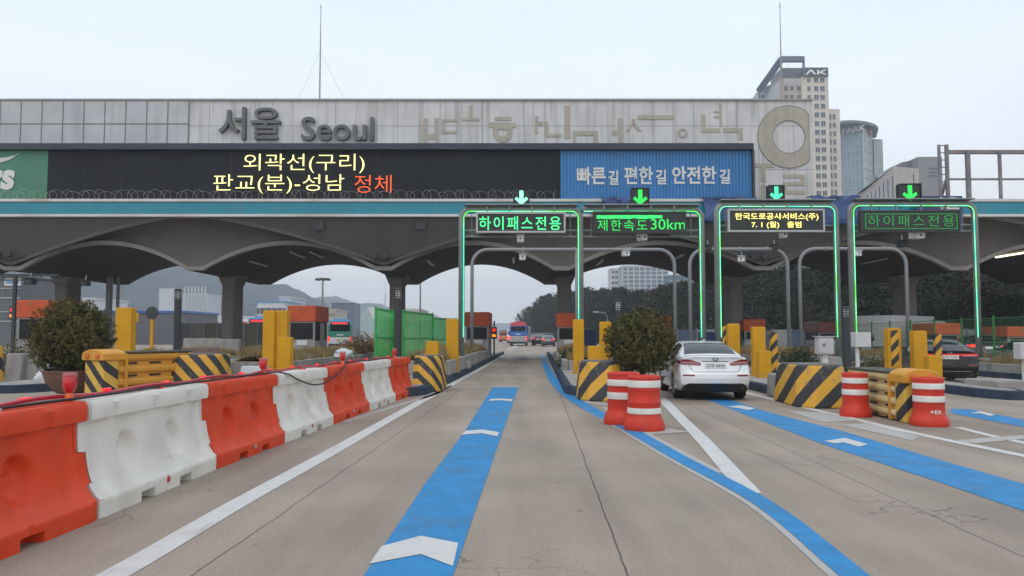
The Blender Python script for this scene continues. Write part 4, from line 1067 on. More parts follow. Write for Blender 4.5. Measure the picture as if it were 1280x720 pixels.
# ------------------------------------------------------------------ cars
def sst(a, b, x):
    t = min(1, max(0, (x - a) / (b - a))); return t * t * (3 - 2 * t)
ST = [  # s, half width, sill z, belt z, roof z, roof half width
    (0.00, .845, .36, .98, 1.075, .70), (.14, .885, .27, 1.0, 1.105, .71), (.45, .915, .22, 1.0, 1.115, .71), (.72, .928, .20, .995, 1.125, .69),
    (1.10, .932, .19, .99, 1.27, .635), (1.55, .932, .19, .98, 1.405, .585), (2.1, .93, .19, .965, 1.46, .575), (2.7, .93, .19, .95, 1.455, .575),
    (3.2, .93, .19, .945, 1.33, .60), (3.72, .925, .19, .935, 1.03, .68), (4.25, .905, .21, .86, .91, .66), (4.65, .85, .27, .70, .78, .6), (4.85, .70, .35, .60, .66, .5)]
SUBS, SUBT = 10, 6
def sedan_grid():
    S = cr(ST, SUBS); rows = []
    for s, hw, zs, zb, zr, wr in S:
        bw = hw * .955
        pts = [(hw * .80, zs), (hw * .955, zs + .05), (hw * .992, zs + (zb - zs) * .28), (hw, zs + (zb - zs) * .52), (hw * .99, zs + (zb - zs) * .80), (bw, zb),
               (bw * .94 + wr * .06, zb + (zr - zb) * .14), (bw * .5 + wr * .5, zb + (zr - zb) * .60), (wr * 1.0, zr - .035), (wr * .88, zr - .008), (wr * .5, zr + .004), (0, zr + .008)]
        rows.append((s, cr(pts, SUBT)))
    return S, rows
def rp(z):
    return float(np.interp(z, [.2, .32, .42, .55, .66, .74, .86, .97, 1.03, 1.08, 1.12], [.16, .10, .03, .0, .005, .06, .10, .125, .115, .085, .10]))
def warp(s, x, z):
    k = 1 - sst(0, .9, s); f = sst(3.7, 4.85, s)
    return s + k * (rp(z) + .20 * (abs(x) / .88) ** 3.2) - f * .30 * (abs(x) / .85) ** 2
CARB = {}
def sedan_meshes():
    if CARB: return CARB
    S, rows = sedan_grid(); nt_ = len(rows[0][1]); body, rear, side, wind = MB(), MB(), MB(), MB()
    T = lambda k: k * SUBT
    WC = ((1.09, .335), (3.90, .335))
    for sx in (-1, 1):
        vs_ = [[(sx * x, warp(s, x, z), z) for x, z in pts] for s, pts in rows]
        for i in range(len(vs_) - 1):
            sm = (rows[i][0] + rows[i + 1][0]) / 2
            for j in range(nt_ - 1):
                quad = [vs_[i][j], vs_[i][j + 1], vs_[i + 1][j + 1], vs_[i + 1][j]]
                if sx < 0: quad = quad[::-1]
                cx = sum(q[0] for q in quad) / 4; cy = sum(q[1] for q in quad) / 4; cz = sum(q[2] for q in quad) / 4
                if abs(cx) > .66 and any(hypot(cy - a, cz - b) < .385 for a, b in WC) and j < T(4): continue
                tgt = body
                if .80 < sm < 1.62 and j >= T(8) + 1: tgt = rear
                elif 3.0 < sm < 3.66 and j >= T(8) + 1: tgt = wind
                elif 1.12 < sm < 3.35 and T(6) <= j < T(8) - 1 and abs(sm - 2.35) > .05 and not (sm < 1.5 and cz > 1.0 + (sm - 1.0) * .72): tgt = side
                tgt.add(quad, [(0, 1, 2, 3)])
    # rear cap
    s0, hwz = rows[0]; zz = [p[1] for p in hwz]; xx = [p[0] for p in hwz]
    rws = []
    for z in np.linspace(zz[0], zz[-1], 40):
        hwid = float(np.interp(z, zz, xx)); rws.append([(hwid * u, warp(0, hwid * u, z), z) for u in np.linspace(-1, 1, 25)])
    body.grid(rws)
    sE, pe = rows[-1]; rws = []
    for z in np.linspace(pe[0][1], pe[-1][1], 8):
        hwid = float(np.interp(z, [p[1] for p in pe], [p[0] for p in pe])); rws.append([(hwid * u, warp(sE, hwid * u, z), z) for u in np.linspace(1, -1, 9)])
    body.grid(rws)
    # wheel arch lips
    for a, b in WC:
        for sx in (-1, 1):
            body.tube([(sx * (.905), a + .388 * cos(t), b + .388 * sin(t)) for t in np.linspace(-.15, pi + .15, 22)], .024, 6)
    def patch(x0, x1, lo, hi, off, n=10, mm=4):
        m = MB()
        for o_ in (off,):
            m.grid([[(x, warp(0, x, lo(x) + (hi(x) - lo(x)) * v) - o_, lo(x) + (hi(x) - lo(x)) * v) for x in np.linspace(x0, x1, n)] for v in np.linspace(0, 1, mm)])
        return m
    CARB.update(body=body, rear=rear, side=side, wind=wind, patch=patch, WC=WC); return CARB
carglass = M('car_glass', (.008, .010, .014), .06, 0, spec=.5)
tyre_m = M('tyre_rubber', (.016, .016, .017), .8, .15); rim_m = M('wheel_rim', (.32, .33, .34), .3, .05, met=.8); chrome = M('chrome', (.6, .6, .62), .15, 0, met=1.0)
trim_b = M('black_trim', (.014, .014, .015), .45, .1)
tail_m = M('tail_lamp_red', (.20, .006, .012), .12, .1, 30, coat=.8); tail_on = emis('tail_lamp_lit', (1, .03, .02), 1.4, (.3, .01, .01))
PR = {}
def sedan(name, label, paint, loc, rz, lit=False, plate=None, badge=True, bar=False, cat='car', scale=1.0, detail=True):
    B = sedan_meshes(); t = thing(name, label, cat, loc, rz); t.scale = (scale,) * 3
    def part(key, mb, mt, smooth=True):
        if key in PR:
            o = bpy.data.objects.new(key, PR[key]); COL.objects.link(o); o.parent = t; return o
        o = mb().build(key, mt, t, smooth=smooth, autosmooth=42); PR[key] = o.data; return o
    o = B['body'].build('body', paint, t, smooth=True, autosmooth=55)
    bm_ = bmesh.new(); bm_.from_mesh(o.data); bmesh.ops.remove_doubles(bm_, verts=bm_.verts, dist=.0008); bmesh.ops.recalc_face_normals(bm_, faces=bm_.faces); bm_.to_mesh(o.data); bm_.free()
    for k, nm in (('rear', 'rear_window'), ('side', 'side_window'), ('wind', 'windscreen')):
        key = nm
        if key in PR:
            q = bpy.data.objects.new(key, PR[key]); COL.objects.link(q); q.parent = t
        else:
            q = B[k].build(key, carglass, t, smooth=True); PR[key] = q.data
            bm_ = bmesh.new(); bm_.from_mesh(q.data); bmesh.ops.remove_doubles(bm_, verts=bm_.verts, dist=.0008); bm_.to_mesh(q.data); bm_.free()
    pt = B['patch']
    part('rear_diffuser', lambda: pt(-.80, .80, lambda x: .215 + .02 * (abs(x) / .8) ** 2, lambda x: .435 - .13 * max(0, (abs(x) - .62) / .2) ** 2 - .0, .006, 24, 5), trim_b)
    part('chrome_strip', lambda: pt(-.62, .62, lambda x: .425, lambda x: .44, .012, 20, 2), chrome)
    for sx in (-1, 1):
        lo = lambda x: .875 + .02 * (abs(x) - .36) / .5; hi = lambda x: .935 + .085 * min(1, (abs(x) - .34) / .3)
        o = pt(sx * .36, sx * .83, lo, hi, .012, 14, 5).build('tail_lamp', tail_on if lit else tail_m, t, smooth=True)
        # lamp wraps onto the wing
        S_, rows = sedan_grid()
        m = MB(); rws = []
        for s in np.linspace(.0, .34, 8):
            zz = np.linspace(.905 + .06 * (s / .34), .985, 4); r_ = []
            for z in zz:
                hw = np.interp(s, [a[0] for a in ST], [a[1] for a in ST]); x = hw * .985 - max(0, z - .9) * .12 + .012
                r_.append((sx * x, warp(s, x, z), z))
            rws.append(r_)
        m.grid(rws).build('tail_lamp', tail_on if lit else tail_m, t, smooth=True)
        pt(sx * .40, sx * .80, lambda x: lo(x) + .045, lambda x: lo(x) + .056, .016, 12, 2).build('lamp_strip', M('lamp_silver', (.5, .42, .42), .25), t)
        pt(sx * .52, sx * .80, lambda x: .615, lambda x: .65, .010, 8, 2).build('reflector', tail_m, t)
        if sx > 0: pt(.56, .70, lambda x: .285, lambda x: .335, .016, 8, 4).build('exhaust', M('dark_chrome', (.12, .12, .13), .25, 0, met=1), t)
    # boot lid seam, plate
    m = MB()
    P3 = lambda x, z: (x, warp(0, x, z) - .004, z)
    seam_ = [P3(-.70 + .0, 1.0), P3(-.66, .90), P3(-.60, .80), P3(-.56, .735)] + [P3(x, .72) for x in np.linspace(-.52, .52, 14)] + [P3(.56, .735), P3(.60, .80), P3(.66, .90), P3(.70, 1.0)]
    m.tube(seam_, .006, 5); m.tube([P3(x, .975) for x in np.linspace(-.33, .33, 12)], .010, 5); m.build('boot_seam', M('panel_gap', (.04, .04, .04), .7), t)
    pl = MB().box(-.26, .26, -.015, .01, -.06, .06).build('number_plate', M('plate_white', (.62, .62, .60), .45, .05), t, loc=(0, rp(.87) - .012, .875)); pl.rotation_euler.x = -.25
    if plate:
        lt = lettering('plate_lettering', plate, M('plate_black', (.02, .02, .02), .5), pl, 0, -.018, 0, .44, .075, .004, .008)
    m = MB()
    for a in (0,):
        m.tube([(.065 * cos(v), 0, .032 * sin(v)) for v in np.linspace(0, 2 * pi, 25)[:-1]], .008, 6, closed=True)
    if badge:
        q = m.build('badge', darkmetal if not bar else chrome, t, loc=(0, rp(1.03) - .02, 1.03)); q.rotation_euler.x = -.3
    if bar: pt(-.84, .84, lambda x: .93, lambda x: .985, .014, 30, 3).build('light_bar', emis('light_bar_red', (1, .03, .04), .45, (.25, .01, .015)), t, smooth=True)
    # wheels
    for a, b in B['WC']:
        for sx in (-1, 1):
            key = 'wheel'
            if 'tyre' not in PR:
                tm = MB().lathe([(.20, -.11), (.30, -.115), (.33, -.09), (.335, -.03), (.335, .03), (.33, .09), (.30, .115), (.20, .11)], 32, axis='x')
                rm = MB().lathe([(.0, .06), (.05, .085), (.07, .07), (.19, .06), (.205, .10), (.215, .112)], 32, axis='x')
                for k in range(10):
                    an = 2 * pi * k / 10; rm.bar((.085, .05 * cos(an), .05 * sin(an)), (.085, .20 * cos(an), .20 * sin(an)), .03)
                q = tm.build('tyre', tyre_m, None, smooth=True, autosmooth=50); q2 = rm.build('rim', rim_m, None, smooth=True, autosmooth=35)
                PR['tyre'], PR['rim'] = q.data, q2.data; bpy.data.objects.remove(q); bpy.data.objects.remove(q2)
            ty = bpy.data.objects.new('wheel', PR['tyre']); COL.objects.link(ty); ty.parent = t; ty.location = (sx * .79, a, b)
            ri = bpy.data.objects.new('rim', PR['rim']); COL.objects.link(ri); ri.parent = ty
            if sx < 0: ty.rotation_euler.z = pi
    part('underbody', lambda: MB().box(-.72, .72, .35, 4.5, .2, .42).box(-.66, .66, .6, 4.4, .42, .7), M('underbody_black', (.008, .008, .008), .9, 0), False)
    for sx in (-1, 1):
        part('side_mirror', lambda: MB(), paint) if False else None
        MB().box(sx * 1.02 - .10, sx * 1.02 + .10, 3.18, 3.28, .98, 1.12).build('wing_mirror', paint, t, bevel=.035)
    m = MB()
    for z, s0, s1 in ((.70, 1.6, 3.5),): m.tube([(-.934, s, z) for s in np.linspace(s0, s1, 12)], .004, 4).tube([(.934, s, z) for s in np.linspace(s0, s1, 12)], .004, 4)
    m.build('door_seam', M('panel_gap'), t)
    MB().tube([(0, 1.75, 1.45), (0, 1.70, 1.50), (0, 1.58, 1.52)], [.03, .025, .006], 8).build('roof_aerial', paint, t, smooth=True)
    return t
wpaint = M('white_car_paint', (.76, .77, .78), .22, .02, 2, coat=.7); bpaint = M('black_car_paint', (.006, .006, .007), .3, .02, coat=.3, spec=.3)
spaint = M('silver_car_paint', (.30, .31, .33), .3, .02, coat=.5, met=.4); dpaint = M('dark_grey_car_paint', (.05, .055, .065), .3, .02, coat=.6)
sedan('car', 'white sedan entering the lane right of the middle bush', wpaint, (4.40, 17.3, 0), RY - .03, plate='57오 6636', scale=.872)
sedan('car', 'black sedan with a red lit light bar, beyond the striped posts on the right', bpaint, (X(1187, 23), 23, 0), RY - .27, False, '32거 7745', bar=True, scale=.90)
sedan('car', 'dark sedan on the far road right of the coach, nearest of the far cars', dpaint, (X(685.5, 106), 106, 0), RY, True)
sedan('car', 'dark car on the far road just right of the coach', bpaint, (X(672.5, 116), 116, 0), RY - .1, True, scale=1.1)
sedan('car', 'white car on the far road, farthest right of the coach', wpaint, (X(664, 165), 165, 0), RY)
sedan('car', 'dark green looking sedan at the right edge behind the green fence', M('dark_green_paint', (.015, .03, .022), .3, .05, coat=.5), (X(1312, 29), 29, 0), RY - .2, False, scale=.85)
sedan('car', 'dark car with a red tail lamp behind the green fence, beside the gantry post', dpaint, (X(1240, 36), 36, 0), RY - .25, True)

# ------------------------------------------------------------------ coaches and buses (rear at y = 0)
def bus(name, label, loc, rz, lowc, midc, topc, W_=2.5, H_=3.25, L_=11.0, led_=None, roofbox=True, cat='bus'):
    t = thing(name, label, cat, loc, rz); hw = W_ / 2
    def pr(z0, z1, k=1.0): return [(-hw * k, .0), (hw * k, .0), (hw * k, L_), (-hw * k, L_)]
    MB().prismz(pr(0, 0), .32, H_ * .42).build('lower_body', lowc, t, bevel=.09)
    MB().prismz(pr(0, 0, .998), H_ * .422, H_ * .86, [(-hw * .97, .1), (hw * .97, .1), (hw * .97, L_ - .1), (-hw * .97, L_ - .1)]).build('upper_body', midc, t, bevel=.06)
    MB().prismz([(-hw * .96, .12), (hw * .96, .12), (hw * .96, L_ - .1), (-hw * .96, L_ - .1)], H_ * .862, H_, [(-hw * .85, .3), (hw * .85, .3), (hw * .85, L_ - .3), (-hw * .85, L_ - .3)]).build('roof', topc, t, bevel=.08)
    MB().add([(-hw * .82, .04, H_ * .62), (hw * .82, .04, H_ * .62), (hw * .80, .085, H_ * .835), (-hw * .80, .085, H_ * .835)], [(0, 1, 2, 3)]).build('rear_window', carglass, t)
    for sx in (-1, 1):
        MB().box(sx * hw * .99 - .02, sx * hw * .99 + .02, .5, L_ - .6, H_ * .50, H_ * .82).build('side_window', carglass, t)
        MB().box(sx * hw * .9 - .1, sx * hw * .9 + .1, -.02, .05, .8, 1.35).build('tail_lamp', tail_on, t, bevel=.02)
    MB().box(-.3, .3, -.02, .01, .95, 1.1).build('number_plate', M('plate_yellow', (.65, .45, .03), .5), t)
    MB().box(-hw * .95, hw * .95, -.06, .15, .34, .6).build('bumper', trim_b, t, bevel=.03)
    m = MB(); m.box(-.35, .35, -.012, .0, H_ * .48, H_ * .52); m.build('nameplate', M('white_panel'), t)
    for y in (2.6, L_ - 2.6):
        for sx in (-1, 1):
            MB().lathe([(.0, -.14), (.46, -.13), (.48, .0), (.46, .13), (.0, .14)], 20, axis='x').build('wheel', tyre_m, t, loc=(sx * (hw - .16), y, .48))
    if led_:
        MB().box(-hw * .8, hw * .8, -.03, .05, H_ * .845, H_ * .95).build('display_box', sblack, t)
        m = MB(); rr = random.Random(int(loc[0] * 10)); x = -hw * .7
        while x < hw * .65: ww = rr.uniform(.08, .16); m.box(x, x + ww, -.045, -.03, H_ * .865, H_ * .93); x += ww + .05
        m.build('display_text', emis('bus_led_red', (1, .04, .05), 1.5), t)
    if roofbox: MB().box(-.7, .7, 3, 5.5, H_ - .02, H_ + .2).build('roof_unit', topc, t, bevel=.05)
    return t
silver = M('coach_silver', (.36, .37, .38), .35, .05, met=.3); cblue = M('coach_blue', (.025, .12, .40), .35, .05, coat=.3); cred = M('coach_red', (.45, .02, .03), .4, .05)
bwhite = M('bus_white', (.55, .56, .57), .4, .05); bsky = M('bus_sky_blue', (.06, .26, .48), .4, .05); bor = M('bus_orange', (.55, .13, .03), .4, .05); bgreen = M('bus_green', (.02, .20, .13), .4, .05)
bus('coach', 'coach with silver tail, blue middle and red roof ahead in the lane', (X(647.8, 113), 113, 0), RY, silver, cblue, cred, H_=3.3)
bus('minibus', 'orange minibus on the far road left of the coach', (X(629.5, 175), 175, 0), RY, bor, bor, M('bus_brown', (.22, .07, .04), .4), W_=2.0, H_=2.5, L_=6.5)
bus('bus', 'pale grey bus half hidden behind the coach', (X(640.5, 150), 150, 0), RY, bwhite, bwhite, bwhite, W_=2.1, H_=2.7, L_=8)
bus('bus', 'sky blue roofed bus with a red display left of the big booth', (X(325, 78), 78, 0), .25, bwhite, bwhite, bsky, led_=True, H_=3.2)
bus('bus', 'white and green bus with a red display right of the light mast', (X(425, 84), 84, 0), .22, bwhite, bgreen, bsky, led_=True, H_=3.05)
bus('bus', 'blue bus with a white roof and red display left of the column', (X(303, 92), 92, 0), .2, bwhite, cblue, bwhite, led_=True, H_=3.2)
# box lorry behind the green fence
t = thing('box_lorry', 'white box lorry parked behind the green fence, left of the framed yellow post', 'lorry', (X(1093, 45), 45, 0), -.9)
MB().box(-1.1, 1.1, 0, 5, .8, 2.55).build('cargo_box', bwhite, t, bevel=.04); MB().box(-1.0, 1.0, 5.1, 6.8, .5, 2.3).build('cab', bwhite, t, bevel=.15); MB().box(-.95, .95, .1, 6.6, .45, .8).build('chassis', trim_b, t)
for y in (1.2, 5.9):
    for sx in (-1, 1): MB().lathe([(0, -.12), (.38, -.1), (.4, 0), (.38, .1), (0, .12)], 18, axis='x').build('wheel', tyre_m, t, loc=(sx * .9, y, .4))
MB().box(-.85, .85, 6.79, 6.83, 1.4, 2.05).build('windscreen', carglass, t)
# ------------------------------------------------------------------ vegetation
def leaf_mat(name, c, var=.5, sc=2.0, trans=.0):
    m = M(name, c, .75, 0, spec=.25); n, l = m.node_tree.nodes, m.node_tree.links; b = n['Principled BSDF']
    geo = n.new('ShaderNodeNewGeometry'); ri = n.new('ShaderNodeMapRange'); ri.inputs[3].default_value = 1 - var; ri.inputs[4].default_value = 1 + var
    l.new(geo.outputs['Random Per Island'], ri.inputs[0])
    nz_ = n.new('ShaderNodeTexNoise'); nz_.inputs['Scale'].default_value = sc; nz_.inputs['Detail'].default_value = 3; l.new(geo.outputs['Position'], nz_.inputs['Vector'])
    mr = n.new('ShaderNodeMapRange'); mr.inputs[1].default_value = .35; mr.inputs[2].default_value = .65; mr.inputs[3].default_value = .7; mr.inputs[4].default_value = 1.3; l.new(nz_.outputs[0], mr.inputs[0])
    mm = n.new('ShaderNodeMath'); mm.operation = 'MULTIPLY'; l.new(ri.outputs[0], mm.inputs[0]); l.new(mr.outputs[0], mm.inputs[1])
    rgb = n.new('ShaderNodeRGB'); rgb.outputs[0].default_value = (*c, 1); sc_n = n.new('ShaderNodeVectorMath'); sc_n.operation = 'SCALE'; l.new(rgb.outputs[0], sc_n.inputs[0]); l.new(mm.outputs[0], sc_n.inputs['Scale'])
    l.new(sc_n.outputs[0], b.inputs['Base Color']); return m
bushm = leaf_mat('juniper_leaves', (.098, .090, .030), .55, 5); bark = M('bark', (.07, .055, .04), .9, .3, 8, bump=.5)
def leaves_np(name, C, N_, size, asp, mat, parent, rng, jit=.6):
    """one small quad per leaf, at centres C facing roughly N_"""
    n = len(C); a = rng.normal(size=(n, 3)) * jit + N_; a /= np.linalg.norm(a, axis=1)[:, None]
    t = np.cross(a, rng.normal(size=(n, 3))); t /= np.linalg.norm(t, axis=1)[:, None]; u = np.cross(a, t)
    s = size * rng.uniform(.6, 1.3, (n, 1)); L_, W_ = t * s, u * s * asp
    V = np.stack([C - L_, C + W_ * .8 - L_ * .1, C + L_, C - W_ * .8 - L_ * .1], 1).reshape(-1, 3)
    me = bpy.data.meshes.new(name); me.vertices.add(4 * n); me.vertices.foreach_set('co', V.ravel()); me.loops.add(4 * n); me.loops.foreach_set('vertex_index', np.arange(4 * n))
    me.polygons.add(n); me.polygons.foreach_set('loop_start', np.arange(n) * 4); me.polygons.foreach_set('loop_total', np.full(n, 4)); me.materials.append(mat); me.update(); me.validate()
    o = bpy.data.objects.new(name, me); COL.objects.link(o); o.parent = parent; return o
def topiary(label, x, d, r, zc, pot, seed, h=None, z0=0):
    t = thing('potted_bush', label, 'potted bush', (x, d, z0)); rng = np.random.default_rng(seed); h = h or r
    C, N_ = [], []
    # upright sprays: each spray a plume of leaves
    for k in range(1250):
        v = rng.normal(size=3); v /= np.linalg.norm(v); 
        if v[2] < -.93: continue
        rad = r * rng.uniform(.6, .93) * (1 + .16 * noise.noise(Vector(v) * 2.2 + Vector((seed, 0, 0))))
        base = v * rad * np.array([1, 1, h / r]); ax = v * .7 + np.array([0, 0, .75]); ax /= np.linalg.norm(ax)
        m = 34; q = rng.uniform(0, 1, (m, 1)) ; ln = r * rng.uniform(.08, .17)
        C.append(base + ax * q * ln + rng.normal(size=(m, 3)) * .045 * (1.1 - q) * r / .9); N_.append(np.repeat((v + .2)[None], m, 0))
    C = np.vstack(C) + np.array([0, 0, zc]); N_ = np.vstack(N_)
    leaves_np('crown', C, N_, .027, .42, bushm, t, rng, .8)
    m = MB()
    for k in range(7):
        a = rng.uniform(0, 2 * pi); e_ = Vector((cos(a) * r * .55, sin(a) * r * .55, zc + rng.uniform(-.1, .5) * h)); m.tube([(0, 0, pot[2] - .1), (e_.x * .3, e_.y * .3, zc - h * .55), e_], [.045, .03, .01], 6)
    m.tube([(0, 0, pot[2] - .15), (.02, 0, zc - h * .5)], [.07, .05], 8); m.build('trunk', bark, t)
    # inner core of dead twigs so the middle is dense
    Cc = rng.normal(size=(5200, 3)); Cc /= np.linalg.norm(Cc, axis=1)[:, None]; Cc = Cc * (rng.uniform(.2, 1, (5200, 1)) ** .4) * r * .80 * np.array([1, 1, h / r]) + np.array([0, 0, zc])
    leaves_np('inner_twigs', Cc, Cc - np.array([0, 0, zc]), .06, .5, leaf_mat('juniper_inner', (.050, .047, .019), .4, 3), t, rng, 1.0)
    ra, rb, hp = pot
    MB().lathe([(rb, 0), (rb * 1.15, .03), (ra * .86, hp * .45), (ra * .97, hp * .8), (ra, hp * .93), (ra + .03, hp * .94), (ra + .03, hp), (ra - .04, hp), (ra - .06, hp - .08)], 36).build('pot', M('terracotta', (.17, .085, .062), .7, .15, 3, dirt=.35, dirtc=(.09, .06, .05), dsc=2), t, smooth=True, autosmooth=40)
    MB().lathe([(ra - .05, hp - .07), (0, hp - .04)], 24).build('potting_soil', soil, t)
topiary('big round bush in a terracotta bowl behind the barriers on the left', X(90.5, 17.5), 17.5, .85, 1.18, (.56, .26, .50), 4, .88, .16)
topiary('round bush in the middle, in a pot hidden behind the two barrels', X(801.5, 18.0), 18.0, .84, 1.12, (.50, .24, .40), 11, .76, .1)

def tuft_cloud(name, label, x, d, r, h, n, seed, mat, size=.05, cat='shrub', z0=.2):
    t = thing(name, label, cat, (x, d, z0), 0, 'low shrubs on the islands'); rng = np.random.default_rng(seed)
    C = rng.normal(size=(n, 3)); C /= np.linalg.norm(C, axis=1)[:, None]; C *= rng.uniform(.3, 1, (n, 1)) ** .5; C[:, 2] = np.abs(C[:, 2])
    nzv = np.array([noise.noise(Vector(c) * 2.5 + Vector((seed, 0, 0))) for c in C]); C *= (1 + .5 * nzv)[:, None]
    C = C * np.array([r, r * .8, h]); leaves_np('foliage', C, C + .1, size, .45, mat, t, rng, .8)
    m = MB()
    for k in range(5): a = rng.uniform(0, 6.28); m.tube([(0, 0, -.02), (cos(a) * r * .5, sin(a) * r * .4, h * .7)], [.02, .006], 5)
    m.build('stem', bark, t)
shrubm = leaf_mat('shrub_leaves', (.045, .055, .025), .6, 3); weedm = leaf_mat('weed_leaves', (.11, .095, .042), .5, 3)
tuft_cloud('shrub', 'dark low shrub left of the grey control cabinet', X(1003, 27), 27, .55, .85, 2600, 1, shrubm)
tuft_cloud('shrub', 'low shrub between the grey pipes behind the white car', X(985, 30), 30, .5, .6, 1600, 2, shrubm)
tuft_cloud('shrub', 'dry brown shrub below the white camera box', X(1093, 25), 25, .85, .55, 2400, 3, weedm)
tuft_cloud('shrub', 'weedy shrub on the island beside the middle booth', X(712, 31), 31, .5, .75, 2200, 4, shrubm)
tuft_cloud('shrub', 'grey green weeds at the left edge under the traffic light', X(20, 27), 27, 1.2, .9, 3200, 5, weedm)
tuft_cloud('shrub', 'small weed clump left of the round bush', X(42, 25), 25, .6, .95, 1500, 6, weedm)

# dry grass and low walls on the islands
def bank(label, x0, x1, d0, d1, zt_, side='r', n=7, wallmat=None, both=True):
    """raised planting bed: concrete retaining walls with dry grass"""
    t = thing('planter_wall', label, 'low wall', (0, 0, .2)); L_ = (d1 - d0) / n
    xl = lambda d: x0 + SK * d; xr = lambda d: x1 + SK * d
    for k in range(n):
        a, b = d0 + L_ * k, d0 + L_ * (k + 1) - .03
        for f, s in ((xr, 1), (xl, -1)):
            MB().prismz([(f(a) - .09, a), (f(a) + .09, a), (f(b) + .09, b), (f(b) - .09, b)], 0, zt_ + R.uniform(-.02, .02)).build('wall_block', concrete, t, bevel=.015)
    MB().prismz([(xl(d0) + .1, d0 - .09), (xr(d0) - .1, d0 - .09), (xr(d0) - .1, d0 + .09), (xl(d0) + .1, d0 + .09)], 0, zt_).build('wall_block', concrete, t, bevel=.015)
    # soil
    m = MB(); rows = []
    for d in np.linspace(d0 + .1, d1, 30): rows.append([(xl(d) + .09 + (xr(d) - xl(d) - .18) * u, d, .2 + zt_ - .06 + .14 * noise.noise(Vector((d * .7, u * 3, x0))) + .16 * sin(pi * u)) for u in np.linspace(0, 1, 8)])
    struct(m.grid(rows).build('bank_soil', soil, smooth=True), 'structure')
    rng = np.random.default_rng(int(abs(x0) * 100)); N = int((d1 - d0) * (x1 - x0) * 520); v = []; f = []
    for k in range(N):
        d = rng.uniform(d0 + .1, d1); u = rng.uniform(0.03, .97); x = xl(d) + .09 + (xr(d) - xl(d) - .18) * u
        dens = noise.noise(Vector((x * .9, d * .9, 3)))
        if dens < -.3: continue
        z = .2 + zt_ - .08 + .16 * sin(pi * u); h = rng.uniform(.12, .38) * (1 + dens); a = rng.uniform(0, 6.28); ln = rng.uniform(0, .16); ww = .010
        p = np.array([x, d, z]); o = len(v); s_ = np.array([cos(a + 1.57), sin(a + 1.57), 0]) * ww; tip = p + np.array([cos(a) * ln, sin(a) * ln, h])
        v += [p - s_, p + s_, tip]; f.append((o, o + 1, o + 2))
    struct(MB().add(v, f).build('dry_grass', leaf_mat('dry_grass_blades', (.27, .20, .09), .45, 1.2)), 'stuff')
bank('low concrete wall round the dry grass bed left of the green screen', -9.5, -7.7, 24.4, 41, .42)
bank('low concrete wall round the dry grass bed before the lane booth', -4.15, -2.8, 24.5, 45, .45)
bank('low concrete wall round the bed right of the middle lane', .95, 2.3, 28, 45, .35)
bank('low wall of the weedy bed right of the white car', 10.2, 11.9, 30.5, 45, .32)
bank('low wall of the grass bed along the green fence', 15.8, 17.2, 24, 43, .25)
bank('low wall of the grass bed at the left edge behind the bush', -14.0, -12.4, 23, 40, .4)

# debris heap, bag, timber on the grass bed
rng = np.random.default_rng(5); x, d = X(452, 36), 36
t = thing('brush_heap', 'brown heap of cut brush beside the green screen', 'brush heap', (x, d, .7))
C = rng.normal(size=(2600, 3)); C /= np.linalg.norm(C, axis=1)[:, None]; C *= rng.uniform(.3, 1, (2600, 1)); C[:, 2] = abs(C[:, 2]); C *= np.array([1.2, 1.2, .75])
leaves_np('dead_leaves', C, C + .1, .07, .3, leaf_mat('dead_leaves', (.13, .075, .035), .5, 3), t, rng, .9)
m = MB()
for k in range(26): a = rng.uniform(-1, 1, 3); m.tube([(a[0] * .9, a[1], .1), (a[0] * .9 + rng.uniform(-.7, .7), a[1] + rng.uniform(-.5, .5), rng.uniform(.4, .95))], [.02, .008], 5)
m.build('twig', M('twig_brown', (.16, .09, .05), .8, .3), t)
for k, (lab, dx, rot) in enumerate((('longer orange brown plank leaning on the brush heap', .9, .45), ('shorter orange brown plank leaning on the brush heap', 1.15, .25))):
    o = MB().box(-.9 + .2 * k, .9 - .2 * k, -.06, .06, -.02, .02).build('plank', M('timber', (.36, .20, .09), .7, .2, 5), None, loc=(x + dx, d - 1.0 - .2 * k, 1.0)); o.rotation_euler = (0, .75 + .1 * k, rot); tag(o, lab, 'plank')
o = bpy.data.objects.new('bag', None); bpy.data.objects.remove(o)
bag = MB(); rows = []
for i in range(14):
    th = pi * i / 13 * .55; rows.append([((.34 * sin(th) * (1 + .45 * noise.noise(Vector((cos(a) * 2, sin(a) * 2, i * .4))))) * cos(a), (.22 * sin(th) * (1 + .45 * noise.noise(Vector((cos(a) * 2, sin(a) * 2, i * .4))))) * sin(a), .24 * cos(th) + .06 * noise.noise(Vector((cos(a) * 4, sin(a) * 4, i)))) for a in np.linspace(0, 2 * pi, 22)])
tag(bag.grid(rows).build('plastic_bag', M('white_bag', (.55, .57, .6), .35, .1, 6), None, smooth=True, loc=(X(430, 28), 28, .72)), 'white plastic bag lying on the dry grass bed', 'bag')

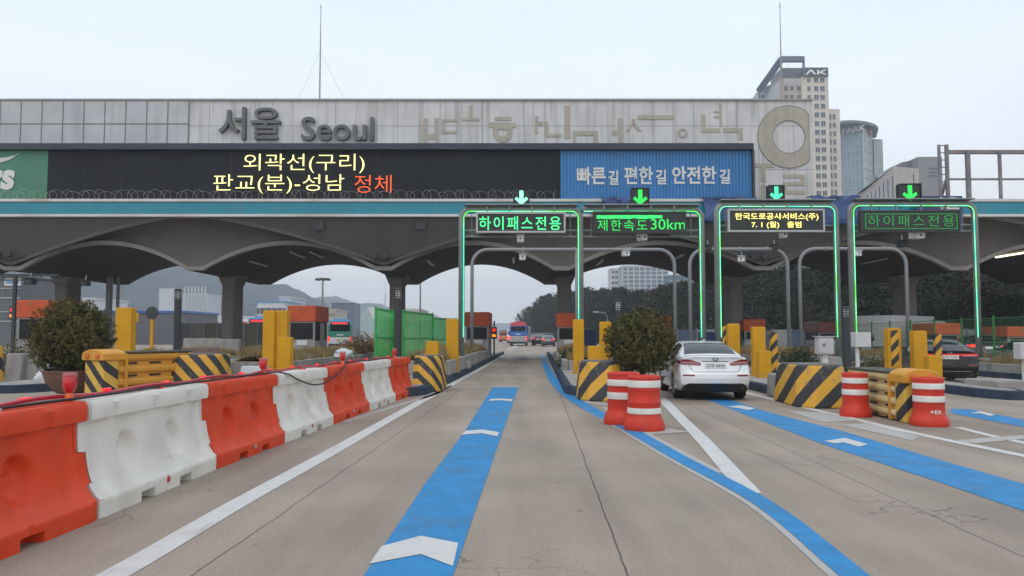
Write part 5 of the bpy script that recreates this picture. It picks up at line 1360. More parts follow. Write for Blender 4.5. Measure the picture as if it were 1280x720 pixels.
# green mesh screen
netm = M('green_screen_mesh', (.10, .55, .14), .6, .2, 1.5, streak=.4, dirtc=(.03, .25, .05), alpha=.62)
def screen(label, px0, px1, pt0, pt1, d0, d1, zb=.35):
    a, b = P(px0, pt0, d0), P(px1, pt1, d1)
    t = thing('screen_panel', label, 'screen', (a.x, d0, .2), 0, 'green screen panels')
    dx, dy = b.x - a.x, d1 - d0; rows = []
    for v in np.linspace(0, 1, 7): rows.append([(dx * u, dy * u + .05 * noise.noise(Vector((u * 9 + px0, v * 4, 0))), zb - .2 + (a.z + (b.z - a.z) * u - zb) * v) for u in np.linspace(0, 1, 16)])
    o = MB().grid(rows).build('mesh_sheet', netm, t, smooth=True); o.modifiers.new('thick', 'SOLIDIFY').thickness = .006
    gp = M('green_steel', (.03, .30, .06), .5, .1)
    for u, z in ((0, a.z), (1, b.z)): MB().bar((dx * u, dy * u - .04, 0), (dx * u, dy * u - .04, z - .2 + .03), .07).build('post', gp, t)
    m = MB()
    for v in (.02, .5, .98): m.bar((0, -.04, zb - .2 + (a.z - zb) * v), (dx, dy - .04, zb - .2 + (b.z - zb) * v), .04)
    m.build('rail', gp, t)
screen('leftmost green screen panel with an orange stripe behind it', 470, 494, 384, 388, 27, 28)
screen('long green screen panel right of the dark bollard light', 503, 541, 388, 392, 27.5, 32)
screen('farthest green screen panel behind the yellow post', 541, 570, 397, 398, 32.5, 37)
# green wire fence on the right
gf = M('green_fence_steel', (.02, .15, .035), .5, .1)
t = thing('wire_fence', 'green wire mesh fence with posts along the right island', 'fence', (0, 0, .2))
A, B_ = Vector((16.9 + .4, 24.5, 0)), Vector((19.3, 47, 0)); n = 9
for k in range(n + 1):
    p = A + (B_ - A) * (k / n); MB().tube([(p.x, p.y, 0), (p.x, p.y, 1.95)], .042, 8).build('post', gf, t)
m = MB()
for k in range(21): z = .1 + 1.75 * k / 20; m.tube([(A.x, A.y, z), (B_.x, B_.y, z)], .0055 if k % 10 else .014, 4)
for k in range(120): p = A + (B_ - A) * (k / 119); m.tube([(p.x, p.y, .1), (p.x, p.y, 1.85)], .0045, 4)
m.build('wire_mesh', gf, t)

# ------------------------------------------------------------------ trees of the wood on the right
barkd = M('dark_bark', (.05, .042, .035), .9, .3, 4)
def make_tree(label, H_, r, seed, mat, conifer=False, n=4600, leaf=.20):
    t = thing('tree', label, 'tree', (0, 0, 0), 0, 'trees of the wood beyond the gate'); rng = np.random.default_rng(seed)
    C, N_ = [], []; m = MB(); m.tube([(0, 0, 0), (.1, 0, H_ * .45), (.0, .1, H_ * .9)], [H_ * .022, H_ * .015, .02], 7)
    nb = 38
    for k in range(nb):
        u = (k + .5) / nb; z = H_ * (.16 + .82 * u); rr = r * ((1 - u) ** .75 * 1.05 if conifer else (sin(pi * min(1, .16 + .80 * u)) ** .7)); a = k * 2.4 + rng.uniform(-.4, .4)
        e_ = np.array([cos(a) * rr, sin(a) * rr, z + (-.1 if conifer else .35) * rr]) * np.array([1, 1, 1]) + rng.normal(size=3) * .2
        m.tube([(0, 0, z - .2 * rr), tuple(e_)], [.05, .012], 4)
        q = n // nb
        for f_, sp in ((.95, .42), (.55, .42)):
            c = np.array([0, 0, z]) * (1 - f_) + e_ * f_; C.append(c + rng.normal(size=(q // 2, 3)) * np.array([sp, sp, sp * .62]) * max(.45, rr * .62)); N_.append(np.repeat((e_ * np.array([1, 1, 0]) / max(rr, .3) + np.array([0, 0, .6]))[None], q // 2, 0))
    leaves_np('crown', np.vstack(C), np.vstack(N_), leaf, .55, mat, t, rng, .8); m.build('trunk', barkd, t); return t
tm1 = leaf_mat('tree_leaves_dark', (.019, .025, .015), .5, .6); tm2 = leaf_mat('tree_leaves_mid', (.026, .031, .015), .5, .6); tm3 = leaf_mat('tree_leaves_brown', (.036, .028, .016), .5, .6)
TL = ['dark broad tree in the dense wood beyond the right booths', 'dark pointed conifer in the wood beyond the gate', 'olive green tree in the wood beyond the right booths', 'brownish autumn tree in the wood beyond the right booths']
protos = [make_tree(TL[0], 9.5, 3.0, 1, tm1), make_tree(TL[1], 10.5, 2.5, 2, tm1, True), make_tree(TL[2], 9.0, 3.1, 3, tm2), make_tree(TL[3], 8.5, 2.9, 4, tm3)]
rr = random.Random(21); first = [True] * 4; spots = []
# (pixel column, skyline pixel row, distance): the wood comes nearer towards the right
SKY = [(652, 404, 265), (657, 392, 255), (663, 384, 245), (670, 377, 235), (678, 369, 225), (686, 366, 215), (695, 371, 205), (704, 366, 198), (713, 363, 190), (722, 361, 183), (731, 360, 176), (741, 362, 168), (751, 361, 160), (761, 360, 154), (772, 360, 148),
       (784, 362, 142), (797, 363, 136), (811, 364, 130), (826, 360, 125), (842, 356, 120), (858, 352, 116), (875, 350, 112), (893, 348, 108), (912, 344, 104), (932, 340, 100), (953, 336, 96), (975, 334, 93), (998, 332, 90), (1022, 330, 87), (1048, 330, 84),
       (1075, 328, 82), (1104, 327, 80), (1134, 326, 78), (1165, 325, 76), (1198, 324, 74), (1232, 322, 72), (1268, 322, 70), (1305, 322, 70)]
for i, (px, py, d) in enumerate(SKY):
    h = Z(py, d); spots.append((X(px, d), d, h, i))
    if i > 3:
        spots.append((X(px + rr.uniform(-6, 6), d - 9), d - 9, h * rr.uniform(.62, .8), i)); spots.append((X(px + rr.uniform(-6, 6), d + 9) , d + 9, h * 1.0, i))
        if i > 16: spots.append((X(px + rr.uniform(-9, 9), d - 17), d - 17, h * rr.uniform(.42, .55), i))
HT = [9.5, 10.5, 9.0, 8.5]
for x, d, h, i in spots:
    k = 1 if (i < 14 and rr.random() < .55) else rr.choice([0, 0, 0, 1, 2, 2, 3] if i > 16 else [0, 0, 1, 2])
    s = h / (HT[k] * 1.02); o = protos[k] if first[k] else None
    if o: first[k] = False
    else: o = dup(protos[k], (0, 0, 0))
    o.location = (x, d, -.05); o.rotation_euler.z = rr.uniform(0, 6.28); ww = s * rr.uniform(.9, 1.15) * (1.15 if i > 14 else 1.0); o.scale = (ww, ww, s)
# undergrowth belt at the foot of the wood
m = []; rng = np.random.default_rng(8); C = []
for i in range(len(SKY) - 1):
    (a, _, d0), (b, _, d1) = SKY[i], SKY[i + 1]; n = 420 if i > 12 else 160; u = rng.uniform(0, 1, n); dd = d0 + (d1 - d0) * u - 14 - rng.uniform(0, 8, n); px = a + (b - a) * u
    C.append(np.stack([(px - 640) * dd / 1000 , dd, np.abs(rng.normal(size=n)) * 1.3], 1))
C = np.vstack(C); struct(leaves_np('undergrowth', C, np.tile([0, -.5, .6], (len(C), 1)), .42, .55, tm2, None, rng, .8), 'stuff')

# ------------------------------------------------------------------ hills with wooded skin
def hill(name, d0, d1, ridge, mat, amp, seed, back=320, res=(260, 34), sc=14):
    px = [a for a, b in ridge]; py = [b for a, b in ridge]; rows = []
    for j in range(res[1]):
        v = j / (res[1] - 1); row = []
        for i in range(res[0]):
            p = px[0] + (px[-1] - px[0]) * i / (res[0] - 1); y = float(np.interp(p, px, py)); x = X(p, d1); zr = Z(y, d1)
            if v <= .72: k = v / .72; d = d0 + (d1 - d0) * k; z = (zr + 2) * sst(0, 1, k) ** .85 - 2
            else: k = (v - .72) / .28; d = d1 + back * k; z = (zr + 2) * (1 - sst(0, 1, k)) - 2
            fd = min(1, max(0, z / 12)); z += fd * amp * (noise.noise(Vector((x / sc, d / sc, seed))) + .6 * noise.noise(Vector((x / sc * 2.3, d / sc * 2.3, seed + 4)))) + fd * amp * 1.6 * noise.noise(Vector((x / 90, d / 90, seed)))
            row.append((x, d, z))
        rows.append(row)
    struct(MB().grid(rows).build(name, mat, smooth=False))
hm = M('wooded_hill', (.020, .032, .036), .95, .55, .07, bump=1.0, bsc=.4)
hill('hill', 520, 900, [(-420, 270), (-150, 285), (0, 300), (90, 308), (150, 316), (210, 326), (245, 334), (275, 344), (303, 350), (317, 353.5), (355, 358), (375, 365), (388, 372), (405, 380), (430, 396), (450, 412)], hm, 3.2, 1)
hill('hill', 1150, 1500, [(330, 378), (380, 376), (417, 371), (430, 373), (443, 377), (467, 378), (490, 383), (520, 387), (545, 394), (570, 402), (600, 412)], hm, 4, 5, sc=22)
hill('hill', 1800, 2100, [(430, 404), (480, 398), (520, 395), (560, 400), (610, 404), (660, 406), (720, 404), (800, 408)], hm, 4, 9, sc=34, res=(200, 24))

# ------------------------------------------------------------------ buildings far away
def windows(root, w_, h_, spots, wall_y=-.06, panes=2, mat=glass, frm=None):
    m = MB()
    pw = w_ / panes
    for k in range(panes): m.box(-w_ / 2 + pw * k + .06, -w_ / 2 + pw * (k + 1) - .06, 0, .3, 0, h_)
    proto = m.build('window', mat, root); proto.location = (spots[0][0], wall_y, spots[0][1])
    fm = MB(); fm.box(-w_ / 2 - .08, w_ / 2 + .08, -.1, .0, -.12, 0).box(-w_ / 2 - .08, w_ / 2 + .08, -.06, .0, h_, h_ + .1); f = fm.build('sill', frm or M('pale_sill', (.5, .49, .46), .7, .1), proto)
    for x, z in spots[1:]:
        o = proto.copy(); COL.objects.link(o); o.parent = root; o.location = (x, wall_y, z); g = f.copy(); COL.objects.link(g); g.parent = o
tw = M('tower_cream', (.58, .53, .46), .75, .06, .3, streak=.2, dirtc=(.35, .31, .27)); tw2 = M('tower_tan', (.40, .35, .29), .75, .06, .3); tgrey = M('tower_grey', (.42, .44, .47), .6, .08, .3); wing = M('roof_wing_blue', (.10, .125, .18), .5, .1)
wgl = M('tower_glass', (.07, .08, .10), .15, .1, .5)
d = 255.0
def tx(px, c, y=0): return P(px, PYD.get(round(d, 2), 420), d + y).x - X(c, d)
t = thing('apartment_tower', 'tall cream apartment tower with a white letter sign and a slanted roof frame', 'building', (X(1000, d), d, 0))
c0 = 1000; zz = lambda py: Z(py, d)
MB().box(tx(1003, c0), tx(1036.5, c0), 0, 18, 0, zz(96)).build('main_block', tw, t)
MB().box(tx(975, c0), tx(1003, c0) - .02, .5, 18, 0, zz(97)).build('middle_block', tw2, t)
MB().prismz([(tx(975, c0) - .02, .5), (tx(949, c0, 9), 9), (tx(949, c0, 9) + 1, 20), (tx(975, c0), 20)], 0, zz(101)).build('side_block', tgrey, t)
MB().box(tx(1036.5, c0) + .02, tx(1050, c0, 3), 3, 16, 0, zz(133)).build('annex_block', tw, t)
MB().box(tx(982, c0), tx(1011, c0), 3, 14, zz(97), zz(81)).build('plant_room', M('plant_room_grey', (.15, .16, .18), .6, .1), t)
sg = MB().box(tx(1004.5, c0), tx(1036, c0), -.5, 1, zz(96), zz(85)).build('roof_sign', M('sign_slate', (.05, .06, .085), .5, .1), t)
m = MB()
yz = lambda a, b: (tx(a, c0), zz(b))
m.prism([yz(1007, 94), yz(1012.5, 88), yz(1015.5, 88), yz(1021, 94), yz(1018.3, 94), yz(1014, 89.8), yz(1009.5, 94)], -.75, -.5)
m.prism([yz(1022, 88), yz(1024, 88), yz(1024, 94), yz(1022, 94)], -.75, -.5); m.prism([yz(1024.2, 90.6), yz(1030, 88), yz(1034, 88), yz(1027.3, 91), yz(1034.5, 94), yz(1030.5, 94), yz(1024.2, 91.6)], -.75, -.5)
m.build('sign_mark', M('sign_pale', (.75, .75, .75), .5), sg)
m = MB()
m.bar((tx(949, c0, 6), 6, zz(107)), (tx(977, c0), -1, zz(75.5)), 2.0); m.bar((tx(975, c0), -1, zz(75.5)), (tx(1005, c0), -1, zz(75.5)), 1.6); m.bar((tx(1004.5, c0), -1, zz(75)), (tx(1004.5, c0), -1, zz(97)), .6); m.bar((tx(949.5, c0, 6), 6, zz(107)), (tx(949.5, c0, 6), 6, zz(125)), .4); m.bar((tx(976.5, c0), -1, zz(76)), (tx(976.5, c0), -1, zz(100)), .5)
m.build('roof_frame', wing, t)
m = MB()
for k in range(9): m.box(tx(982 + 2.5 * k, c0), tx(983.6 + 2.5 * k, c0), .3, .6, zz(105.5), zz(98))
m.build('crown_louvre', M('pale_louvre', (.5, .5, .5), .6), t)
sp = [(tx(x, c0), zz(103 + 10.9 * k)) for k in range(15) for x in (1021.3, 1029)]; windows(t, 1.5, 1.55, sp, -.05, 2, wgl)
sp = [(tx(1012, c0), zz(103 + 10.9 * k)) for k in range(4)]; windows(t, 1.1, 1.5, sp, -.05, 2, wgl)
sp = [(tx(x, c0), zz(113 + 10.9 * k)) for k in range(2) for x in (984, 991, 1000)]; windows(t, 1.2, 1.5, sp, .45, 2, wgl)
windows(t, 1.3, 1.6, [(tx(x, c0, 6) , zz(118 + 11 * k)) for k in range(2) for x in (953, 962)], 5.0, 1, wgl)
sp = [(tx(x, c0), zz(146 + 10.6 * k)) for k in range(11) for x in (1042, 1047.5)]; windows(t, 1.0, 1.6, sp, 2.95, 2, wgl)
# second tower: glass slab with a curved roof
gl1 = M('curtain_wall', (.17, .25, .30), .15, .25, .12, spec=.6); gl2 = M('curtain_wall_pale', (.33, .40, .36), .3, .15, .15); mull = M('mullion', (.42, .47, .50), .5, .05)
d = 310.0; c0 = 1080; zz = lambda py: Z(py, d)
t = thing('glass_tower', 'blue glass tower with a curved overhanging roof right of the cream tower', 'building', (X(c0, d), d, 0))
A_ = (tx(1040, c0, 9), 9); Bp = (tx(1079, c0), 0); Cc = (tx(1090, c0, 8), 8); D_ = (tx(1103, c0, 9.6), 9.6)
def facade(nm, a, b, z0, z1, mat, nv, nh, th=.18):
    o = MB().prismz([a, b, (b[0], b[1] + 6), (a[0], a[1] + 6)] if a[0] < b[0] else [a, b, (b[0] - 2, b[1]), (a[0] - 2, a[1])], z0, z1).build(nm, mat, t)
    m = MB(); dx, dy = b[0] - a[0], b[1] - a[1]; ln = hypot(dx, dy); nx_, ny_ = dy / ln, -dx / ln
    for k in range(nv + 1): u = k / nv; m.bar((a[0] + dx * u + nx_ * .1, a[1] + dy * u + ny_ * .1, z0), (a[0] + dx * u + nx_ * .1, a[1] + dy * u + ny_ * .1, z1), th)
    for k in range(nh + 1): z = z0 + (z1 - z0) * k / nh; m.bar((a[0] + nx_ * .1, a[1] + ny_ * .1, z), (b[0] + nx_ * .1, b[1] + ny_ * .1, z), th * 1.4)
    m.build('glazing_bar', mull, o)
facade('glass_front', A_, Bp, 0, zz(163), gl1, 8, 22); facade('glass_return', Bp, Cc, 0, zz(162), gl2, 4, 22); facade('glass_wing', (tx(1092.5, c0, 8.3), 8.3), D_, 0, zz(167.5), gl2, 4, 21)
MB().prismz([(tx(1042, c0, 10), 10), (tx(1078, c0), 1), (tx(1090, c0, 9), 9), (tx(1092, c0, 26), 26), (tx(1042, c0, 26), 26)], zz(200), zz(156)).build('attic', M('attic_blue', (.16, .19, .24), .5, .1), t)
rp_ = [(tx(1038, c0, 9), 9)] + [(tx(1066 + 33 * sin(a), c0, 8 - 11 * cos(a)), 8 - 11 * cos(a)) for a in np.linspace(-.7, 1.5, 14)] + [(tx(1096, c0, 20), 20), (tx(1040, c0, 24), 24)]
MB().prismz(rp_, zz(157), zz(152.2)).build('curved_roof', M('roof_slate', (.13, .15, .18), .5, .1), t, bevel=.5)
lettering('lettering', 'PARK', M('sign_pale'), t, tx(1067, c0, 2.4), 1.6, zz(160), 9.2, zz(155) - zz(162.5), .5, .03, rz=atan2(Bp[1] - A_[1], Bp[0] - A_[0]))
MB().box(tx(1088, c0, 4), tx(1091, c0, 4), 4, 5, zz(167), zz(160)).build('red_sign', M('faded_red', (.45, .14, .1), .6), t)
# low beige building and grey hall
d = 150.0; c0 = 1125; zz = lambda py: Z(py, d)
t = thing('office_block', 'low beige office block with a slanting row of dark windows below the towers', 'building', (X(c0, d), d, 0)); bge = M('beige_render', (.46, .42, .37), .8, .08, .4, streak=.25)
MB().prismz([(tx(1076, c0, 28), 28), (tx(1118, c0), 0), (tx(1149, c0, 2), 2), (tx(1149, c0, 2), 30), (tx(1090, c0, 40), 50)], 0, zz(208)).build('wall', bge, t)
for k in range(8):
    u = .07 + k * .122; o = MB().box(-1.05, 1.05, -.14, .3, 0, 5.0).build('window', wgl, t, loc=(tx(1076, c0, 28) + (tx(1118, c0) - tx(1076, c0, 28)) * u, 28 - 28 * u, zz(208) - 6.6)); o.rotation_euler.z = atan2(-28, tx(1118, c0) - tx(1076, c0, 28))
windows(t, 1.6, 1.9, [(tx(1143, c0), zz(228)), (tx(1143, c0), zz(241))], 1.5, 2, wgl); MB().prismz([(tx(1134, c0), 6), (tx(1142, c0), 6), (tx(1142, c0), 12), (tx(1134, c0), 12)], zz(208), zz(204)).build('roof_hut', M('white_panel'), t)
d = 175.0
t = thing('grey_hall', 'windowless grey hall with roof slope behind the beige office block', 'building', (X(1150, d), d, 0)); c0 = 1150; gh = M('grey_render', (.24, .235, .24), .8, .08, .4)
MB().box(tx(1148, c0), tx(1178, c0), 0, 20, 0, zz(196)).build('wall', gh, t); MB().prism([(tx(1109, c0, 3), 0), (tx(1148, c0) - .05, 0), (tx(1148, c0) - .05, zz(197)), (tx(1128, c0, 3), zz(199)), (tx(1109, c0, 3), zz(211))], 3, 9).build('roof_slope', M('roof_slate'), t)
m = MB()
for k in range(3): m.box(tx(1161, c0), tx(1172, c0), -.12, .1, zz(211 + 4.5 * k), zz(209.5 + 4.5 * k))
m.build('louvre', seam, t)
# buildings seen through the vaults
def block(name, label, px0, px1, py, d, mat, dep=14, wins=None, cat='building', roof=None, panes=2):
    xa, xb = X(px0, d), X(px1, d); t = thing(name, label, cat, ((xa + xb) / 2, d, 0)); h = (xb - xa) / 2; H_ = Z(py, d)
    MB().box(-h, h, 0, dep, 0, H_).build('wall', mat, t)
    MB().box(-h - .2, h + .2, -.2, dep + .2, H_, H_ + .35).build('parapet', roof or mat, t)
    if wins:
        nc, nr, z0, ww, wh = wins; windows(t, ww, wh, [(-h + 2 * h * (i + .5) / nc, z0 + (H_ - z0) * (j + .15) / nr) for j in range(nr) for i in range(nc)], -.05, panes, wgl)
    return t, h, H_
block('apartment_block', 'pale slim apartment block above the trees, left one of the pair seen through the vault', 764, 777.5, 336, 420, M('pale_apartment', (.55, .55, .54), .7, .06, .2), wins=(3, 10, 8, 1.6, 1.5))
t, h, H_ = block('apartment_block', 'wide blue glazed apartment block above the trees seen through the vault', 778, 835, 333, 380, M('blue_apartment', (.15, .21, .28), .4, .15, .15))
m = MB()
for k in range(20): m.box(-h, h, -.3, 0, 4 + 2.0 * k, 4.5 + 2.0 * k)
for k in range(9): m.box(-h + 2 * h * k / 8 - .3, -h + 2 * h * k / 8 + .3, -.25, 0, 0, H_)
m.build('balcony_grid', M('pale_apartment'), t)
t, h, H_ = block('apartment_block', 'blue glass apartment block behind the right pipe, lower than its neighbour', 836, 870, 345, 370, M('blue_apartment2', (.10, .16, .24), .3, .2, .12))
m = MB()
for k in range(12): m.box(-h, h, -.2, 0, 6 + 2.6 * k, 6.3 + 2.6 * k)
m.build('balcony_grid', M('pale_apartment'), t)
wf = M('white_factory', (.52, .54, .56), .7, .05, .3)
t, h, H_ = block('factory', 'white factory with ribbed right half left of the column under the hill', 198, 258, 368, 300, wf)
m = MB()
for k in range(14): m.box(.5 + (h - .8) * k / 13, .9 + (h - .8) * k / 13, -.4, 0, 0, H_ + (3 if k % 2 == 0 else .2))
m.build('rib', wf, t); MB().box(-h, -.2, -.3, 0, 0, H_ + 2.2).build('left_bay', wf, t)
block('depot', 'grey depot building with a small white sign at the left edge', -60, 23.5, 347, 110, M('depot_grey', (.11, .115, .125), .7, .08, .3), wins=(5, 2, 3, 1.6, 1.2))
t = thing('roof_sign', 'white and blue banner on the grey depot at the left edge', 'sign', (X(13.5, 109), 109, Z(357, 109))); h = X(650, 109)
MB().box(-h, h, -.1, .1, 0, .95).build('panel', M('white_panel'), t); MB().box(-h * .8, h * .8, -.14, -.1, .3, .62).build('blue_mark', bsky, t)
block('office', 'white office with a blue roof and a small tower under the hill', 321, 356, 378, 190, wf, wins=(5, 2, 3, 1.6, 1.3), roof=bsky)
block('office', 'pale stair tower beside the blue roofed white office', 348.5, 363, 372.5, 195, wf, wins=(2, 3, 3, 1.0, 1.3))
block('office', 'beige four storey building right of the light mast', 403, 419, 388, 200, M('beige_far', (.45, .42, .38), .7, .08, .3), wins=(5, 4, .5, .5, .9))
t, h, H_ = block('dark_hall', 'dark blue box shaped building right of the light mast', 414, 442, 379.5, 330, M('dark_hall_blue', (.07, .095, .13), .5, .1, .2))
t = thing('glass_hall', 'pale greenish hall with a steep glass gable left of the green screen', 'building', (X(463, 260), 260, 0)); h = X(640 + 13, 260); H_ = Z(384, 260)
MB().prism([(-h, 0), (h, 0), (h, H_ * .75), (h * .6, H_), (-h * .3, H_), (-h, H_ * .72)], 0, 20).build('wall', M('pale_green_glass', (.32, .42, .43), .35, .12, .3), t); MB().prism([(-h * .3, H_ * .99), (h * .6, H_ * .99), (h * .35, H_ * .62)], -.3, -.02).build('gable_panel', M('pale_panel', (.62, .62, .62), .6), t)
block('roof_hall', 'long low blue roofed depot behind the column at the left', 130, 232, 391, 130, M('depot_grey'), roof=cblue)
block('storage_hall', 'long white storage roofs at the foot of the hill, right of the white factory', 258, 330, 397, 230, wf, roof=M('pale_panel'))
t, h, H_ = block('low_shop', 'low pale shop with a pinkish sign behind the green screen', 508, 526, 388, 150, M('pale_apartment')); MB().box(-h, h, -.3, -.02, H_ - 2.6, H_ - .2).build('fascia_sign', M('pink_sign', (.55, .3, .38), .6, .15, 1), t)
block('low_shop', 'white and red signed shop left of the left column', 99.5, 116.5, 374.5, 160, M('pale_panel'), wins=(4, 2, 1, .7, .9))
# high light mast
d = 105; t = thing('light_mast', 'high light mast with a ring of lamps, right of the big booth', 'light mast', (X(402.5, d), d, 0)); H_ = Z(348, d)
MB().tube([(0, 0, 0), (0, 0, H_)], [.22, .1], 10).build('pole', steel, t); MB().lathe([(.2, H_ - .25), (.9, H_ - .1), (.9, H_), (.2, H_ + .1)], 16).build('lamp_ring', steel, t)
for k in range(8): a = 2 * pi * k / 8; MB().box(-.16, .16, -.12, .12, -.22, 0).build('floodlight', darkmetal, t, loc=(.85 * cos(a), .85 * sin(a), H_ - .05), rz=a)
# far antenna tower and crane boom
d = 600; t = thing('lattice_mast', 'far thin mast on the low hill left of the column', 'antenna', (X(481, d), d, Z(392, d))); m = MB(); Hh = Z(352, d) - Z(392, d)
for a in (0, 2.09, 4.19): m.tube([(1.2 * cos(a), 1.2 * sin(a), -5), (.25 * cos(a), .25 * sin(a), Hh * .55)], .15, 4)
for k in range(9): z = Hh * .06 * k; m.tube([(1.1 - .1 * k, 0, z), (-.5 + .05 * k, .9 - .09 * k, z + 1.2)], .1, 4)
m.build('lattice', M('mast_pale', (.5, .5, .5), .6), t); MB().tube([(0, 0, Hh * .5), (0, 0, Hh)], .16, 5).build('spike', M('mast_pale'), t); MB().box(-1, 1, -1, 1, Hh * .52, Hh * .58).build('dish_deck', M('pale_panel'), t)
d = 160; t = thing('crane', 'dark crane boom rising above the red roof of the coach', 'crane', (X(656, d), d, 0)); m = MB(); a, b = Vector((0, 0, 3.2)), Vector((X(647, d) - X(656, d), 0, Z(392, d)))
m.tube([a, a + (b - a) * .5, b], [.42, .34, .22], 6); m.build('boom', darkmetal, t); MB().box(-1.2, 1.2, -2, 3, .5, 3.3).build('carrier', M('crane_grey', (.2, .2, .2), .6), t, bevel=.2); MB().tube([b, b + Vector((0, 0, -2.2))], .05, 5).build('hook_cable', darkmetal, t)
# street lamp far right of the middle
d = 75; t = thing('street_lamp', 'thin grey street lamp before the wood, left of the middle bush', 'street lamp', (X(759, d), d, 0)); Hh = Z(391, d)
MB().tube([(0, 0, 0), (0, 0, Hh - .3), (-.2, 0, Hh), (-.9, 0, Hh + .08)], .05, 8).build('pole', steel, t); MB().box(-1.3, -.8, -.1, .1, Hh + .03, Hh + .12).build('lamp_head', M('white_panel'), t, bevel=.02)
# blue skip and blue hoarding behind the gate
for lab, a, b, y0, y1, d in (('blue container behind the yellow post right of the middle booth', 730, 746, 414, 431, 52), ('blue container behind the roof of the white car', 880, 901, 416, 428, 48)):
    t = thing('container', lab, 'container', ((X(a, d) + X(b, d)) / 2, d, 0), 0, 'blue containers'); h = (X(b, d) - X(a, d)) / 2; H_ = Z(y0, d)
    MB().box(-h, h, 0, 1.6, .25, H_).build('body', M('container_blue', (.02, .075, .22), .5, .15, 2), t, bevel=.03); m = MB()
    for k in range(6): m.box(-h + 2 * h * (k + .3) / 6, -h + 2 * h * (k + .6) / 6, -.05, 0, .35, H_ - .1)
    m.build('rib', M('container_blue'), t); MB().box(-h - .03, h + .03, -.06, 1.66, H_, H_ + .06).build('lid', M('container_blue'), t)
def hoard(label, pa, pb, pyt, d, mat, n, cat='fence', grp=None, z0=0, rz=0):
    xa, xb = X(pa, d), X(pb, d); t = thing('hoarding', label, cat, (xa, d, z0), rz, grp); H_ = Z(pyt, d) - z0; L_ = xb - xa
    for k in range(n): MB().box(L_ * k / n + .04, L_ * (k + 1) / n - .04, 0, .05, .1, H_).build('panel', mat[k % len(mat)], t)
    for k in range(n + 1): MB().box(L_ * k / n - .05, L_ * k / n + .05, -.06, .08, 0, H_ + .08).build('post', steel, t)
hoard('grey panel fence across the plaza behind the left columns', 222, 372, 404, 57, [M('panel_grey', (.14, .15, .16), .6, .1, 1), M('panel_grey2', (.20, .20, .18), .6, .1, 1), M('panel_olive', (.17, .17, .13), .6, .1, 1)], 9)
hoard('white sheet hoarding behind the green wire fence on the right', 1188, 1262, 412, 46, [M('sheet_grey', (.34, .36, .37), .6, .1, 1)], 7)
hoard('low blue and white hoarding at the foot of the wood', 800, 1060, 412, 62, [M('sheet_blue', (.09, .13, .22), .6, .1, 1), M('sheet_grey')], 11)
hoard('low pale barrier wall at the foot of the far wood right of the coach', 660, 720, 416, 190, [M('sheet_teal', (.12, .19, .20), .6, .1, .5)], 8)
# round mirror on a post, small yellow sign at the left
d = 30; t = thing('traffic_mirror', 'black round mirror on a yellow post, right of the tall left post', 'mirror', (X(191.5, d), d, .2)); z = Z(391, d) - .2
MB().lathe([(0, -.05), (.22, -.04), (.24, 0), (.2, .04), (0, .06)], 24, axis='y').build('disc', darkmetal, t, loc=(0, 0, z)); MB().box(-.05, .05, 0, .09, 0, z).build('post', yellow, t); MB().box(-.2, .02, -.15, .05, .25, .75).build('box', yellow, t, bevel=.02)
t = thing('lane_sign', 'small yellow sign board beside the tall left yellow post', 'sign', (X(167.5, 26), 26, .2)); z = Z(402, 26) - .2; MB().box(-.13, .13, -.02, .02, z, z + .28).build('panel', yellow, t); MB().box(-.03, .03, -.02, .04, 0, z).build('post', steel, t)
m = MB()
for k, w_ in enumerate((.07, .09)): m.box(-w_, w_, -.03, -.02, z + .17 - .1 * k, z + .2 - .1 * k)
m.build('mark', darkmetal, t)
# concrete barriers and clutter on the left islands
def jersey(label, pa, pb, pyt, d, dep=.5, mat=concrete, z0=0):
    xa, xb = X(pa, d), X(pb, d); h = (xb - xa) / 2; H_ = Z(pyt, d); o = MB().add([], []); m = MB()
    m.prismz([(-h, 0), (h, 0), (h, dep), (-h, dep)], z0, H_, [(-h, dep * .2), (h, dep * .2), (h, dep * .8), (-h, dep * .8)]); q = m.build('concrete_barrier', mat, None, bevel=.03, loc=((xa + xb) / 2, d, 0)); tag(q, label, 'barrier', 'concrete barriers on the left islands')
jersey('pale concrete barrier left of the round bush, nearer the frame edge', 6, 26.5, 442, 24, .6); jersey('concrete barrier touching the round bush on its left', 27, 46, 445, 24.2, .6)
jersey('concrete barrier right of the striped block by the amber cushion, left of two', 270, 298, 424, 34, .5); jersey('concrete barrier before the twin yellow posts, lower of two', 272, 300, 449, 26, .8); jersey('long concrete ledge behind the dark bollard light', 228, 274, 423, 36, .5)
jersey('white painted low block left of the first red lamp before the twin posts', 300, 331, 458, 23, .6, M('white_block', (.5, .52, .53), .7, .1, 2, dirt=.4))
t = thing('brown_bench', 'brown lidded box behind the left striped block', 'box', (X(238, 23), 23, .2)); h = X(640 + 26, 23)
MB().box(-h * .85, h * .85, 0, .9, 0, .62).build('box', M('brown_plank', (.13, .075, .06), .7, .2, 3), t, bevel=.02); MB().prism([(-h, .62), (h, .62), (h * .8, .86), (-h * .6, .86)], -.06, .96).build('lid', M('brown_lid', (.17, .10, .08), .65, .15, 3), t)
tag(MB().lathe([(.02, 0), (.13, .03), (.15, .2), (.11, .34), (.05, .4), (.0, .42)], 12).build('white_sack', M('white_bag'), None, smooth=True, loc=(X(269, 22.5), 22.5, .45)), 'small white sack at the right end of the brown box', 'bag')
rows = MB(); rr2 = []
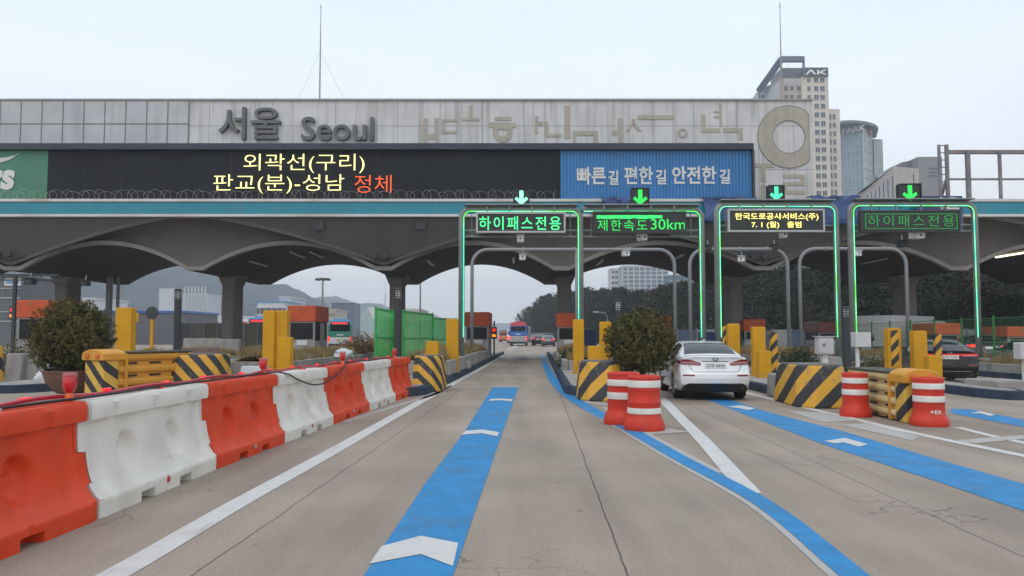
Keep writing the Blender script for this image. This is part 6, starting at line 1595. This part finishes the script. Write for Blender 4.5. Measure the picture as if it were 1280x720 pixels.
for i in range(10):
    th = pi * i / 9 * .55; rr2.append([(.26 * sin(th) * (1 + .35 * noise.noise(Vector((cos(a) * 2, sin(a) * 2, i * .5 + 7)))) * cos(a), .2 * sin(th) * sin(a) * (1 + .4 * noise.noise(Vector((a * 2, i * .6, 3)))), .26 * cos(th) + .05 * noise.noise(Vector((a * 3, i, 9)))) for a in np.linspace(0, 2 * pi, 18)])
tag(rows.grid(rr2).build('plastic_bag', M('white_bag'), None, smooth=True, loc=(X(57, 22), 22, .22)), 'crumpled white plastic bag left under the round bush', 'bag')
# overhead frame at the far left
d = 33; t = thing('camera_gantry', 'thin dark camera frame under the vault at the left edge', 'gantry', (X(10, d), d, 0)); z = Z(344, d)
m = MB(); m.bar((-4, 0, z), (X(70, d) - X(10, d), 0, z), .1).bar((-4, 0, z - .2), (X(70, d) - X(10, d), 0, z - .2), .06)
for k in range(16): x = -4 + 6 * k / 15; m.bar((x, 0, z), (x + .2, 0, z - .2), .03)
m.build('beam', darkmetal, t); MB().bar((X(16.5, d) - X(10, d), 0, .2), (X(16.5, d) - X(10, d), 0, z), .12).build('post', darkmetal, t)
camera('dark camera hung from the thin frame at the left edge', 38, 352, 32.8, .3, 0, True); camera('dark camera between the two left columns under the vault', 107, 354, 36, .28, 0, True)
for lab, px in (('thick grey post right of the left column', 135), ('thin grey post right of the left column, beside the thick one', 146)):
    t = thing('sign_post', lab, 'post', (X(px, 50), 50, .0), 0, 'grey posts behind the round bush'); MB().tube([(0, 0, 0), (0, 0, Z(346, 50))], .2 if px == 135 else .1, 10).build('pole', pipe, t); MB().box(-.3, .3, -.3, .3, 0, .08).build('base_plate', steel, t)
# tall slim pole right of column
t = thing('flag_pole', 'thin pole between the green screen and the first gantry', 'pole', (X(525, 60), 60, 0)); MB().tube([(0, 0, 0), (0, 0, Z(349, 60))], [.08, .05], 8).build('pole', pipe, t); MB().box(-1.2, .05, -.04, .04, Z(352, 60), Z(350, 60)).build('arm', pipe, t)
# ------------------------------------------------------------------ hazy air
hz = bpy.data.materials.new('haze_air'); hz.use_nodes = True; n, l = hz.node_tree.nodes, hz.node_tree.links
for q in list(n):
    if q.type != 'OUTPUT_MATERIAL': n.remove(q)
pv = n.new('ShaderNodeVolumePrincipled'); pv.inputs['Color'].default_value = (.80, .87, .96, 1); pv.inputs['Density'].default_value = .00058; pv.inputs['Anisotropy'].default_value = .2
l.new(pv.outputs[0], [q for q in n if q.type == 'OUTPUT_MATERIAL'][0].inputs['Volume'])
struct(MB().box(-2950, 2950, -70, 2950, -8, 190).build('haze', hz), 'stuff')
